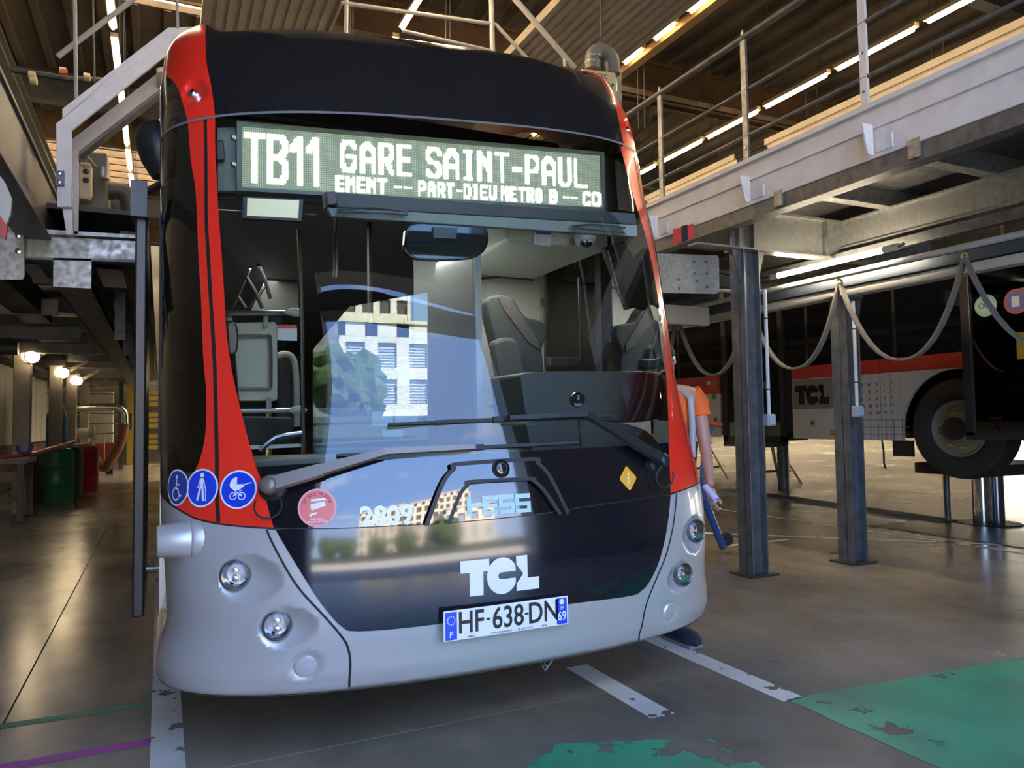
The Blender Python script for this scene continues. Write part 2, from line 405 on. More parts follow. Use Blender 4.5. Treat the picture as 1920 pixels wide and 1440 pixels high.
tlow = mat('dim_tube_light', (1, 1, 1), .5, emit=18, ecol=(1, .78, .48))
lamprow(14.5, 6.5, 3.6, 24, 1.4, 1.2, 'row over the far bay beyond the lifted bus', 'far bay tube lamps', tint=tlow)
lamprow(22, 6.5, 3.6, 24, 1.4, 1.6, 'row nearest the far right wall', 'far wall tube lamps', tint=tlow)
lamprow(6.13, 6.50, 5.5, 12, .5, .25, 'broken strip along the right ribbed sheet', 'strip lamps at the right baffle', w=.04, tint=tlow)

# ---- floor paint
wpaint = paintmat('white_line_paint', (.80, .76, .68), .60, 6, dirt=.15)
gpaint = paintmat('green_floor_paint', (.07, .42, .22), .565, 1.7, .38)
gline = paintmat('green_line_paint', (.03, .24, .12), .63, 5)
mline = paintmat('magenta_line_paint', (.36, .05, .30), .66, 5)
def marking(poly, m, label, z=.002, name='floor_marking'):
    mb = MB().add([(x, y, z) for x, y in poly], [tuple(range(len(poly)))])
    return tag(mb.build(name, m, fix=False), label, 'floor marking')
marking([(2.575, 2.62), (2.70, 2.62), (2.70, 5.4), (2.575, 5.4)], wpaint, 'long white line running under the right corner of the bus to the green patch')
marking([(1.93, 2.74), (2.055, 2.74), (2.055, 3.49), (1.93, 3.49)], wpaint, 'short white dash on the floor before the number plate')
marking([(-.03, 1.5), (.095, 1.5), (.095, 9), (-.03, 9)], wpaint, 'white line in the lower left running under the left side of the bus')
marking([(-3.5, 4.0), (-.03, 3.93), (-.03, 3.99), (-3.5, 4.07)], gline, 'thin green line crossing the floor at left')
marking([(-3.5, 3.44), (-.03, 3.46), (-.03, 3.53), (-3.5, 3.53)], mline, 'magenta line crossing the floor at lower left')
def ragged(pts, amp=.02, n=10):
    out_ = []
    for (a, b), (c, d) in zip(pts, pts[1:]+pts[:1]):
        for i in range(n):
            t = i/n; out_.append((a+(c-a)*t+random.uniform(-amp, amp)*(i > 0), b+(d-b)*t+random.uniform(-amp, amp)*(i > 0)))
    return out_
marking(ragged([(2.60, 1.2), (4.6, 1.2), (4.6, 2.50), (4.18, 2.51), (2.60, 2.63)], .012), gpaint, 'large worn green painted patch at lower right')
marking(ragged([(.7, 1.2), (2.02, 1.2), (2.02, 2.46), (1.44, 2.70), (1.2, 2.55), (.95, 2.60)], .02), gpaint, 'worn green painted patch at the bottom centre of the floor')
marking([(5.1, 5.95), (6.0, 5.93), (6.0, 6.0), (5.1, 6.02)], wpaint, 'short white line behind the nearer steel post')
marking([(5.0, 7.25), (8.9, 3.2), (8.98, 3.25), (5.08, 7.32)], wpaint, 'thin diagonal white line between steel posts and floor grate')
marking([(7.1, 9.9), (7.2, 4.0), (7.28, 4.0), (7.18, 9.9)], wpaint, 'thin white line on the floor in front of the lifted bus')

# ---- drain grating and lift pit at right
g = thing('floor_grate', 'long dark floor drain grate below the lifted bus', 'grate', (9, 8, 0))
a_, b_ = Vector((9.2, 10.6, 0)), Vector((8.55, 5.9, 0)); d_ = (b_-a_).normalized(); nn = Vector((-d_.y, d_.x, 0))
mb = MB()
for i in range(120):
    p = a_+d_*(i*.04); mb.bar(p-nn*.2+Vector((0, 0, .006)), p+nn*.2+Vector((0, 0, .006)), .012, .012)
mb.build('grate_bars', darksteel, g, kind='stuff')
MB().bar(a_+nn*.22+Vector((0, 0, .005)), b_+nn*.22+Vector((0, 0, .005)), .03, .012).bar(a_-nn*.22+Vector((0, 0, .005)), b_-nn*.22+Vector((0, 0, .005)), .03, .012).build('frame', galvdark, g)
MB().bar(a_+Vector((0, 0, .001)), b_+Vector((0, 0, .001)), .4, .002).build('channel', mat('black_void', (.004, .004, .004), .9), g)  # flat black sheet painted as the dark depth below the bars
tag(MB().box(7.5, 8.5, 4.4, 6.2, .001, .006).build('pit_cover', mat('pit_plate', (.045, .042, .04), .35, .3, noise=.5, nscale=5)), 'dark steel lift pit cover in the floor before the chrome ram', 'pit cover')

# ================================================================== THE FRONT BUS
ROWS = np.array([
 [.20, .345, 2.84, 1.14, .50, 2.4], [.30, .325, 2.745, 1.225, .55, 2.4], [.34, .34, 2.70, 1.260, .58, 2.5], [.385, .385, 2.678, 1.274, .59, 2.5],
 [.46, .46, 2.66, 1.268, .60, 2.5], [.55, .55, 2.64, 1.24, .60, 2.5], [.70, .70, 2.63, 1.24, .60, 2.5], [.92, .92, 2.645, 1.256, .62, 2.45],
 [1.2, 1.2, 2.69, 1.262, .66, 2.25], [1.5, 1.5, 2.765, 1.262, .69, 2.2], [1.8, 1.8, 2.86, 1.262, .66, 2.3], [2.16, 2.16, 2.98, 1.262, .63, 2.45],
 [2.43, 2.43, 3.09, 1.266, .62, 2.55], [2.68, 2.68, 3.18, 1.27, .60, 2.7], [2.85, 2.85, 3.25, 1.275, .60, 2.8], [3.0, 3.0, 3.33, 1.275, .60, 2.9],
 [3.1, 3.1, 3.40, 1.265, .60, 2.9], [3.2, 3.20, 3.49, 1.25, .62, 2.9], [3.3, 3.29, 3.64, 1.22, .66, 2.9], [3.4, 3.34, 3.84, 1.16, .72, 3.0],
 [3.5, 3.365, 4.10, 1.09, .8, 3.0], [3.6, 3.375, 4.5, 1.0, .9, 3.0], [3.7, 3.375, 5.0, .95, 1.0, 3.0]])
XC = 1.26
GR = np.gradient(ROWS, ROWS[:, 0], axis=0)
def cub(k, x):
    xs = ROWS[:, 0]; ys = ROWS[:, k]; x = np.clip(x, xs[0], xs[-1]); i = np.clip(np.searchsorted(xs, x, side='right')-1, 0, len(xs)-2)
    h = xs[i+1]-xs[i]; t = (x-xs[i])/h; d = GR[:, k]
    return (2*t**3-3*t**2+1)*ys[i]+(t**3-2*t*t+t)*d[i]*h+(-2*t**3+3*t*t)*ys[i+1]+(t**3-t*t)*d[i+1]*h
def sm(a, b, x):
    t = np.clip((x-a)/(b-a), 0, 1); return t*t*(3-2*t)
DIMP = []     # (s0, v0, rs, rv, depth) smooth hollows, mirrored
def S0(s, v):
    s = np.asarray(s, float); v = np.asarray(v, float)
    z, Y, W_, D, n = [cub(k, v) for k in range(1, 6)]
    a = np.clip(np.abs(s), 0, 1); ph = np.pi/2*(1-a); c, si = np.cos(ph), np.sin(ph)
    r = (np.maximum(c, 1e-9)**n+np.maximum(si, 1e-9)**n)**(-1/n)
    x = XC+np.sign(s)*W_*c*r; y = Y+D*(1-si*r)+np.maximum(np.abs(s)-1, 0)*2.0
    z = z+.07*sm(3.0, 3.35, v)*sm(.50, .60, np.abs(s)); z = z+.08*sm(1.2, 2.6, z)*(x-XC)
    for s0, v0, rs, rv, dep, tx in DIMP:
        q = ((np.abs(s)-s0)/rs)**2+((v-v0)/rv)**2; w = np.clip(1-q, 0, 1); w = w**1.2*dep
        w = w*(1+tx*(np.abs(s)-s0)/rs); y = y+w*.9; x = x-np.sign(s)*w*.35
    return np.stack([x, y, z], -1)
def Sn(s, v):
    h = 2e-3
    n = np.cross(S0(np.asarray(s)+h, v)-S0(np.asarray(s)-h, v), S0(s, np.asarray(v)+h)-S0(s, np.asarray(v)-h))
    return n/np.maximum(np.linalg.norm(n, axis=-1, keepdims=True), 1e-12)
_ss, _vv = np.meshgrid(np.linspace(-1.02, .74, 177), np.linspace(.3, 3.45, 211)); _p = S0(_ss, _vv)-CAM; _w = _p@fw
_U = 960+F*(_p@rt)/_w; _T = 720-F*(_p@up)/_w
def inv(px, py):
    """photo pixel -> (s, v) on the bus front"""
    e_ = (_U-px)**2+(_T-py)**2; k = np.unravel_index(np.argmin(e_), e_.shape); q = np.array([_ss[k], _vv[k]]); best = (e_[k], q)
    f = lambda q: np.array(proj(S0(q[0], q[1])))-[px, py]
    for _ in range(8):
        r = f(q); J = np.stack([(f(q+[1e-4, 0])-r)/1e-4, (f(q+[0, 1e-4])-r)/1e-4], 1)
        try: q = q-np.clip(np.linalg.solve(J, r), -.03, .03)
        except Exception: break
        er = float(f(q)@f(q))
        if er < best[0]: best = (er, q.copy())
    return tuple(best[1])
def PX(pts): return [inv(*p) for p in pts]
def crv(pts, n=5):
    pts = [np.array(p, float) for p in pts]
    if len(pts) < 3: return [tuple(p) for p in pts]
    P_ = [2*pts[0]-pts[1]]+pts+[2*pts[-1]-pts[-2]]; out_ = []
    for i in range(1, len(P_)-2):
        a, b, c, d = P_[i-1:i+3]
        for j in range(n):
            t = j/n; out_.append(tuple(.5*(2*b+(c-a)*t+(2*a-5*b+4*c-d)*t*t+(3*b-a-3*c+d)*t**3)))
    out_.append(tuple(pts[-1])); return out_
mir = lambda pts: [(-a, b) for a, b in pts]

bus = thing('city_bus', 'large black, red and silver electric bus facing the camera with lit destination sign', 'bus', (1.26, 6, 0))
def surfmesh(name, m, parent, polys, mapf, nrmf=None, cuts=None, flip=False, **tags):
    """polys in 2-D parameter space, cut on a grid, then laid on the surface"""
    bm = bmesh.new()
    for poly in polys:
        q = [p for i, p in enumerate(poly) if math.dist(p, poly[i-1]) > 1e-6]
        f = bm.faces.new([bm.verts.new((a, b, 0)) for a, b in q])
        f.normal_update()
        if f.normal.z < 0: f.normal_flip()
    if any(len(f.verts) > 4 for f in bm.faces): bmesh.ops.triangulate(bm, faces=[f for f in bm.faces if len(f.verts) > 4])
    if cuts:
        for ax in (0, 1):
            lo = min(v.co[ax] for v in bm.verts); hi = max(v.co[ax] for v in bm.verts); st = cuts[ax]; k = math.floor(lo/st)+1
            while k*st < hi:
                co = [0, 0, 0]; no = [0, 0, 0]; co[ax] = k*st; no[ax] = 1
                bmesh.ops.bisect_plane(bm, geom=bm.verts[:]+bm.edges[:]+bm.faces[:], dist=1e-5, plane_co=co, plane_no=no); k += 1
    bmesh.ops.remove_doubles(bm, verts=bm.verts[:], dist=1e-5)
    for f in bm.faces:
        f.normal_update()
        if f.normal.z < 0: f.normal_flip()
    me = bpy.data.meshes.new(name); uv = np.array([v.co[:2] for v in bm.verts]); bm.to_mesh(me); bm.free()
    pos, nor = mapf(uv[:, 0], uv[:, 1])
    me.vertices.foreach_set('co', pos.astype(np.float32).ravel()); me.update(); me.materials.append(m)
    me.polygons.foreach_set('use_smooth', [True]*len(me.polygons))
    if nor is not None: me.normals_split_custom_set_from_vertices([tuple(n) for n in nor])
    o = bpy.data.objects.new(name, me); COL.objects.link(o)
    if parent:
        o.parent = parent
        if parent.type == 'EMPTY': o.matrix_parent_inverse = Matrix.Translation(-parent.location)
    for k, v in tags.items(): o[k] = v
    return o
def onS(off=0.):
    def f(s, v):
        n = Sn(s, v); return S0(s, v)+n*off, n
    return f
def zone(name, poly, m, ds=.02, dv=.04, off=0., parent=None, **t):
    return surfmesh(name, m, parent or bus, [poly] if isinstance(poly[0][0], (float, int, np.floating)) else poly, onS(off), cuts=(ds, dv), **t)
def seam(pts, w, m, name='panel_seam', off=.0015, parent=None, **t):
    """thin strip along a line on the surface; w in metres"""
    pts = crv(pts, 6); P3 = S0(np.array([p[0] for p in pts]), np.array([p[1] for p in pts])); nn_ = Sn(np.array([p[0] for p in pts]), np.array([p[1] for p in pts]))
    P3 = P3+nn_*off; mb = MB(); vs = []
    for i in range(len(P3)):
        d = P3[min(i+1, len(P3)-1)]-P3[max(i-1, 0)]; d = d/np.linalg.norm(d); x = np.cross(d, nn_[i]); vs += [P3[i]-x*w/2, P3[i]+x*w/2]
    mb.add(vs, [(2*i, 2*i+1, 2*i+3, 2*i+2) for i in range(len(P3)-1)])
    return mb.build(name, m, parent or bus, **t)
# hollows around the lamps (measured on the left, the right side is the mirror image)
L1 = inv(436, 1080); L2 = inv(515, 1175); L3 = inv(571, 1250)
redbot = [(-1.2, 1.17), (-1.05, 1.10)]+PX([(301, 914), (308, 934), (322, 947), (342, 959), (367, 972), (411, 982), (467, 988), (514, 991)])
redbotR = PX([(1257, 926), (1280, 919), (1300, 911)])+[(.80, .995), (.95, 1.06), (1.05, 1.10), (1.2, 1.17)]
inL = [(-.600, 3.7), (-.585, 3.4), (-.572, 3.2), (-.558, 3.0), (-.552, 2.85)]+PX([(401, 210), (404, 290), (410, 400), (416, 480), (421, 560), (426, 633), (436, 700), (452, 770), (470, 840), (490, 900), (505, 960), (514, 991)])
inR = [(.585, 3.7), (.565, 3.4), (.545, 3.2), (.52, 3.0), (.51, 2.85)]+PX([(1166, 285), (1191, 380), (1213, 452), (1231, 542), (1242, 615), (1248, 687), (1251, 741), (1254, 813), (1256, 885), (1257, 926)])
outL_low = PX([(352, 227), (358, 300), (367, 360), (372, 480), (377, 560), (381, 669), (387, 741), (385, 813), (376, 857), (365, 883), (350, 905), (326, 946)])
outL = [(-1.3, 3.20), (-1.1, 3.14), (-.92, 3.09), (-.78, 3.02), (-.695, 2.93), (-.662, 2.8)]+outL_low
vtop = 2.700
lowp = PX([(518, 994), (547, 1044), (587, 1109), (619, 1152), (641, 1174), (670, 1183), (800, 1172), (1060, 1133), (1180, 1117), (1202, 1107), (1215, 1093), (1231, 1062), (1244, 1018), (1252, 973), (1256, 930)])
seamL = PX([(500, 993), (515, 1026), (554, 1094), (605, 1152), (634, 1185), (652, 1213), (657, 1246), (655, 1288)])
seamR = PX([(1268, 924), (1262, 984), (1251, 1033), (1231, 1084), (1211, 1135), (1204, 1171), (1198, 1193), (1192, 1203)])
bandbot = PX([(514, 991), (620, 992), (720, 988), (845, 981), (1000, 966), (1130, 946), (1257, 927)])
bandtop = PX([(480, 876), (600, 868), (760, 860), (1000, 845), (1253, 830)])
ICO = [inv(333, 914), inv(379, 915), inv(447, 918)]
inv3 = [inv(595, 952), inv(1177, 897), inv(725, 966)]
HZ = {k: inv(*p) for k, p in dict(a=(797, 985), b=(845, 872), c=(1005, 862), d=(1060, 963), e=(838, 982), f=(868, 905), g=(1000, 898), h=(1046, 965), cam=(935, 880)).items()}
LOGO = [inv(866, 1113), inv(1012, 1098), inv(866, 1052), inv(938, 1078)]
WP1 = inv(512, 914); WP2 = inv(1226, 868)
CONE = inv(352, 1012); MK = inv(358, 172)
for a, b in (((.035, -.012), (.075, .078)),): pass
l1, l2, l3 = (-L1[0], L1[1]), (-L2[0], L2[1]), (-L3[0], L3[1])
DIMP += [(l1[0]-.034, l1[1]-.010, .078, .088, .045, .0), (l2[0]-.024, l2[1]-.006, .060, .076, .040, .0), (l3[0]-.002, l3[1], .033, .060, .016, .0), (-MK[0]-.008, MK[1], .05, .07, .035, 0.)]

def splitv(pl, v): return pl
# silver corners and centre
def lowcorner(rb, sm_):
    return rb+crv(sm_)+[(-.318, .30), (-1.2, .30)]
cornerL = [(-1.2, 1.17)]+crv(redbot)[1:]+crv(seamL, 4)+[(seamL[-1][0], .22), (-1.2, .22)]
zone('bumper_corner', cornerL, silver, .008, .012)
seamLm = mir(seamL)
cornerR = [(1.2, .22), (seamR[-1][0], .22)]+crv(seamR[::-1], 4)+crv(redbotR)
zone('bumper_corner', cornerR, silver, .008, .012)
cen = crv(seamL, 4)+[(seamL[-1][0], .22), (seamR[-1][0], .22)]+crv(seamR[::-1], 4)+crv(lowp[::-1], 4)
zone('bumper_centre', cen, silver, .02, .03)
zone('front_panel', crv(lowp, 4)+crv(bandbot[::-1], 4)[1:-1], panelgloss, .02, .03, off=.004, label='glossy black panel under the windscreen')
seam(seamL, .008, rubber); seam(seamR, .008, rubber); seam(bandbot, .007, rubber)
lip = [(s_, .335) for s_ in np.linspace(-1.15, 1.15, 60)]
seam(lip, .012, mat('lip_grey', (.25, .27, .28), .4, .3), name='lower_lip', off=.003)  # darker grey strip along the bottom lip of the bumper
# red swoops
def cutv(pts, lo, hi): return [p for p in pts if lo <= p[1] <= hi]
red_low = crv([p for p in inL if p[1] < 2.75], 4); red_low = red_low+crv(redbot, 4)[::-1][1:]
rb_ = crv(redbot, 4); k0 = min(range(len(rb_)), key=lambda i: abs(rb_[i][0]-outL_low[-1][0])+abs(rb_[i][1]-outL_low[-1][1]))
poly = crv([(inL[4][0], 2.70)]+[p for p in inL if p[1] < 2.66], 4)+rb_[::-1][1:len(rb_)-k0]+crv(outL_low[::-1], 4)[1:]
poly = [(a, min(b, vtop)) for a, b in poly]
zone('red_swoop', poly, red, .02, .04)
rbr = crv(redbotR, 4)
outR_low = [(max(a, a+(.86-a)*float(sm(1.95, 1.35, b))) if 0 else a+max(0., .88-a)*float(1-sm(1.30, 1.9, b)), b) for a, b in mir(outL_low)]; kr = min(range(len(rbr)), key=lambda i: abs(rbr[i][0]-outR_low[-1][0])+abs(rbr[i][1]-outR_low[-1][1]))
polyR = crv([(inR[4][0], 2.70)]+[p for p in inR if p[1] < 2.66], 4)+rbr[1:kr+1]+crv(outR_low[::-1], 4)[1:]
polyR = [(a, min(b, vtop)) for a, b in polyR]
zone('red_swoop', polyR, red, .02, .04)
topL = [p for p in inL if p[1] > 2.75]+[(inL[4][0], vtop)]
outtop = [p for p in outL if p[1] > 2.75]+[(outL_low[0][0], vtop)]
zone('red_horn', crv(topL, 5)+crv(outtop[::-1], 5)+[(-1.3, 3.7)], red, .015, .03)
topR = [p for p in inR if p[1] > 2.75]+[(inR[4][0], vtop)]
zone('red_horn', crv(topR, 5)+mir(crv(outtop[::-1], 5))+[(1.3, 3.7)], red, .015, .03)
zone('roof_fairing', crv(topL, 5)+crv(topR[::-1], 5), blackpaint, .02, .03, label='glossy black domed fairing above the windscreen')
for f in (lambda p: list(p), mir):
    zone('corner_fairing', f(crv(outtop, 5)+[(-1.3, vtop)]), blackpaint, .02, .03)
    side_ = -1 if f(((1, 1),))[0][0] > 0 else 1; bb = rb_[:k0][::-1] if side_ < 0 else rbr[kr+1:]
    zone('corner_window', ([f([(outL_low[0][0], vtop)])[0]]+crv(outL_low if side_ < 0 else outR_low, 4)[1:]+bb+[(1.2*side_, vtop)]), sideglass, .02, .05, off=.001)
# windscreen and its printed black band
wl = crv([(inL[4][0], vtop)]+[p for p in inL if bandtop[0][1] < p[1] < 2.66]+[bandtop[0]], 4)
wr = crv([(inR[4][0], vtop)]+[p for p in inR if bandtop[-1][1] < p[1] < 2.66]+[bandtop[-1]], 4)
windscreen = zone('windscreen', wl+crv(bandtop, 4)[1:-1]+wr[::-1], glass, .02, .04, off=.001)
bl = [bandtop[0]]+[p for p in inL if p[1] < bandtop[0][1]]; br = [bandtop[-1]]+[p for p in inR if p[1] < bandtop[-1][1]]
zone('windscreen_band', crv(bl, 4)+crv(bandbot, 4)[1:-1]+crv(br, 4)[::-1]+crv(bandtop[::-1], 4)[1:-1], blackgloss, .02, .03, off=.001, label='black printed band at the foot of the windscreen')
seam([(s_, vtop) for s_ in np.linspace(-1.1, 1.1, 50)], .012, mat('seam_grey', (.16, .16, .17), .4), off=.003)
seam(PX([(385, 222), (387, 400), (391, 480), (395.5, 560), (404.5, 741), (407, 885), (410, 979)]), .016, rubber)
seam(mir(PX([(385, 222), (387, 400), (391, 480), (395.5, 560), (404.5, 741), (407, 885), (410, 979)])), .010, rubber)
seam([(a, b) for a, b in redbot], .006, rubber); seam(redbotR, .006, rubber)
# sides, roof and inner shell
for sg in (-1, 1):
    xs_ = XC+sg*1.262; xi = XC+sg*1.20
    a_, b_ = (xs_-sg*.03, xs_) if sg > 0 else (xs_, xs_+.03)
    a_, b_ = min(a_, b_), max(a_, b_)
    MB().box(a_, b_, 3.68, 20, .34, 1.17).build('side_panel', silver, bus)
    MB().box(a_, b_, 5.2, 20, 1.17, 2.60).build('side_windows', mat('dark_window', (.01, .011, .012), .06, coat=.5), bus)
    MB().box(a_, b_, 4.0, 20, 2.60, 2.98).build('cant_panel', blackpaint, bus)
    for yy in (3.95, 5.15): MB().box(a_-.01, b_+.01, yy, yy+.07, 1.17, 2.6).build('window_pillar', rubber, bus)
    for i, yy in enumerate(np.arange(6.6, 20, 1.45)): MB().box(a_-.004, b_+.004, yy, yy+.06, 1.17, 2.6).build('window_pillar', rubber, bus)
    (MB().box(xs_-.004, xs_+.004, 4.02, 5.15, 1.17, 2.6)).build('side_glass', glassmat('cab_glass', (.75, .8, .78), 1.5), bus)
MB().box(.05, 2.47, 4.4, 20, 3.05, 3.20).build('roof', blackpaint, bus, bev=.03)
MB().box(.30, 2.22, 5.0, 9, 3.20, 3.34).build('roof_unit', blackpaint, bus, bev=.05)
MB().box(.04, 2.48, 3.35, 20, .30, .36).build('bus_floor', mat('bus_floor', (.07, .075, .08), .5), bus)
MB().box(.06, 2.46, 3.55, 20, 2.62, 2.66).build('bus_ceiling', mat('bus_ceiling', (.30, .30, .28), .5), bus)
MB().box(.10, 2.42, 19.9, 20, .36, 2.62).build('rear_bulkhead', blackplastic, bus)
# wheels under the body
for x in (.06, 2.16):
    for yy in (5.9, 16.5):
        w = MB().lathe((x, yy, .48), (1, 0, 0), [(0, 0), (.28, .0), (.30, .02), (.44, .01), (.48, .04), (.48, .26), (.44, .3), (0, .3)], 36).build('wheel', rubber, bus, smooth=True)
        MB().lathe((x-.01, yy, .48), (1, 0, 0), [(0, 0), (.12, 0), (.16, .03), (.27, .02), (.28, .05)], 24).build('wheel_rim', galv, w, smooth=True)

# ---- head lamps in the hollows
lensm = glassmat('lamp_lens', (.95, .97, 1), 1.6)
for side in (-1, 1):
    for (s_, v_), r in ((l1, .046), (l2, .044)):
        p = S0(side*s_, v_)+Sn(side*s_, v_)*0
        base = Vector(p)+Vector((side*-.0, .0, 0)); ax = Vector((side*.10, -1, .04)).normalized()
        c = base+ax*.012
        h = MB().lathe(c, ax, [(r*1.18, -.03), (r*1.18, .016), (r*1.05, .022), (r, .012), (r*.97, -.02)], 32).build('headlamp', rubber if 0 else mat('lamp_ring', (.16, .16, .17), .2, .6), bus, smooth=True)
        MB().lathe(c, ax, [(r*.98, .010), (r*.8, -.004), (r*.55, -.014), (r*.45, -.03), (0, -.032)], 32).build('reflector', chrome, h, smooth=True)
        mb = MB()
        for dz in (-.014, .014): mb.lathe(c+Vector((0, -.004, dz)), ax, [(.013, -.03), (.013, -.008), (.009, -.002), (0, 0)], 16)
        mb.build('projector', mat('projector', (.45, .40, .32), .08, .9, coat=1), h, smooth=True)
        MB().lathe(c, ax, [(r*1.0, .012), (r*.7, .020), (r*.3, .024), (0, .025)], 28).build('lens', lensm, h, smooth=True)
    s_, v_ = side*l3[0], l3[1]
    p = Vector(S0(s_, v_)); ax = Vector(Sn(s_, v_))
    MB().lathe(p, ax, [(.042, -.01), (.042, .006), (.034, .014), (0, .016)], 28).build('cover_cap', silver, bus, smooth=True)
    s_, v_ = -side*MK[0]*-1 if 0 else side*abs(MK[0]), MK[1]
    p = Vector(S0(s_, v_)); ax = Vector(Sn(s_, v_)+np.array([side*.5, 0, 0])).normalized()
    mb = MB().lathe(p-ax*.02, ax, [(.030, -.01), (.030, .018), (.020, .038), (0, .045)], 20)
    mb.build('marker_lamp', chrome, bus, smooth=True)
# side sensor cone
p = Vector(S0(*CONE)); c = Vector((p.x+.03, p.y+.02, p.z+.0))
MB().lathe(c, (-1, -.05, 0), [(.080, -.06), (.080, .01), (.074, .020), (.068, .022), (.057, .125), (.052, .132), (0, .132)], 32).build('sensor_housing', silver, bus, smooth=True)

# ---- local frame on the surface: metres -> (s, v)
def wrap(s0, v0, off=.002, rot=0.):
    sg = np.linspace(s0-.35, s0+.35, 141); P_ = S0(sg, np.full_like(sg, v0)); L_ = np.concatenate([[0], np.cumsum(np.linalg.norm(np.diff(P_, axis=0), axis=1))]); L_ -= np.interp(s0, sg, L_)
    vg = np.linspace(v0-.3, v0+.3, 61); Q_ = S0(np.full_like(vg, s0), vg); K_ = np.concatenate([[0], np.cumsum(np.linalg.norm(np.diff(Q_, axis=0), axis=1))]); K_ -= np.interp(v0, vg, K_)
    c_, s__ = math.cos(rot), math.sin(rot)
    def f(a, b):
        a, b = np.asarray(a), np.asarray(b); a2, b2 = a*c_-b*s__, a*s__+b*c_
        s_ = np.interp(a2, L_, sg); v_ = np.interp(b2, K_, vg); n = Sn(s_, v_)
        return S0(s_, v_)+n*off, n
    return f
disc = lambda r, n=40, cx=0, cy=0: [(cx+r*math.cos(2*math.pi*i/n), cy+r*math.sin(2*math.pi*i/n)) for i in range(n)]
def ring(r0, r1, n=28, cx=0, cy=0):
    return [[(cx+r*math.cos(t), cy+r*math.sin(t)) for r, t in ((r0, t0), (r1, t0), (r1, t1), (r0, t1))] for t0, t1 in ((2*math.pi*i/n, 2*math.pi*(i+1)/n) for i in range(n))]
def sticker(name, s0, v0, r, m, border, **t):
    o = surfmesh(name, m, bus, [disc(r*.93)], wrap(s0, v0, .003), cuts=(.02, .02), **t)
    surfmesh('sticker_border', border, o, ring(r*.91, r), wrap(s0, v0, .0034), cuts=(.03, .03))
    return o
def txtpolys(s, h, bold=0, sx=1.):
    vs, fs = text2d(s, h, bold, sx); return [[vs[i] for i in f] for f in fs]
def shift(polys, dx, dy): return [[(a+dx, b+dy) for a, b in p] for p in polys]
iw = mat('icon_white', (.80, .82, .86), .35)
# wheelchair
o = sticker('wheelchair_sticker', *ICO[0], .069, mat('blue_vinyl_a', (.02, .05, .30), .3, coat=.3), iw, label='round blue sticker with a white wheelchair user')
k = .069
w_ = capsule2d([[(-.02, .42), (-.02, .0), (.12, .0)], [(-.02, .22), (.2, .2)], [(.12, .0), (.28, -.35), (.42, -.33)], arcp(-.04, -.26, .30, 95, 340, 14)], .085)
surfmesh('icon', iw, o, [[(a*k*1.05-.0, b*k*1.1-.005) for a, b in p] for p in w_+[disc(.10, 14, -.02, .58)]], wrap(*ICO[0], .0045))
o = sticker('walker_sticker', *ICO[1], .071, bluev, white, label='round blue sticker with a white walking figure and cane')
w_ = capsule2d([[(-.04, .40), (-.04, .02)], [(.04, .40), (.04, .02)], [(0, .4), (0, 0)]], .14)+capsule2d([[(-.10, .40), (-.20, .02), (-.26, -.04)], [(.10, .40), (.22, .02), (.28, -.06)], [(.28, -.06), (.33, -.70)]], .065)+capsule2d([[(-.06, .0), (-.20, -.66)], [(.07, .0), (.16, -.66)]], .13)+capsule2d([[(-.20, -.68), (-.26, -.68)], [(.16, -.68), (.24, -.68)]], .07)
surfmesh('icon', iw, o, [[(a*.070, b*.070+.003) for a, b in p] for p in w_+[disc(.125, 16, 0, .63)]], wrap(*ICO[1], .0045))
o = sticker('pram_sticker', *ICO[2], .070, bluev, white, label='round blue sticker with a white pram')
hood = [(.0, .13)]+arcp(0, .13, .40, 90, 180, 10); body = [(-.48, .13)]+[(-.44+.95*i/12+.0, .12-.34*math.sin(math.pi*min(1, .14+i/13))) for i in range(13)]+[(.52, .13)]
w_ = [[(a-.08, b+.0) for a, b in hood], [(a-.02, b) for a, b in body]]+capsule2d([[(.40, .13), (.72, .22)]], .05)+capsule2d([[(-.22, -.18), (.16, -.48)], [(.22, -.18), (-.16, -.48)]], .045)
for cx in (-.25, .25): w_ += ring(.165, .215, 20, cx, -.52)
for cx in (-.25, .25): w_ += capsule2d([[(cx, -.52), (cx*.55, -.40)]], .05)
surfmesh('icon', iw, o, [[(a*.066, b*.066+.010) for a, b in p] for p in w_], wrap(*ICO[2], .0045))
# camera warning sticker
o = sticker('camera_warning_sticker', *inv3[0], .068, mat('salmon_vinyl', (.78, .18, .16), .4), mat('salmon_rim', (.8, .35, .33), .4), label='round salmon red sticker with a white surveillance camera')
w_ = [[(-.024, .012), (.026, .022), (.030, .006), (-.020, -.010)], [(-.022, .022), (.034, .026), (.026, .034), (-.022, .030)], [(-.026, -.022), (-.020, -.022), (-.020, -.032), (-.026, -.032)], [(-.024, -.022), (-.002, -.016), (-.002, -.022), (-.024, -.029)]]
pl = []
for i, ch in enumerate('ON VOUS PROTEGE'):
    if ch == ' ': continue
    a = math.radians(158-136*i/14); r_ = .050
    for p in txtpolys(ch, .0105, .01):
        t = a-math.pi/2; pl.append([(x*math.cos(t)-y*math.sin(t)+r_*math.cos(a), x*math.sin(t)+y*math.cos(t)+r_*math.sin(a)) for x, y in p])
surfmesh('camera_icon', iw, o, w_+shift(txtpolys('AVEC NOUS', .006, .01), 0, -.040)+shift(txtpolys('VIDEOPROTECTION', .0055, .01), 0, -.050), wrap(*inv3[0], .0045))
surfmesh('sticker_text', mat('dark_red', (.30, .03, .04), .4), o, pl, wrap(*inv3[0], .0045))
surfmesh('fleet_number', white, bus, txtpolys('2809', .068, .03, 1.0), wrap(*inv3[2], .003, rot=.0), label='white number 2809')
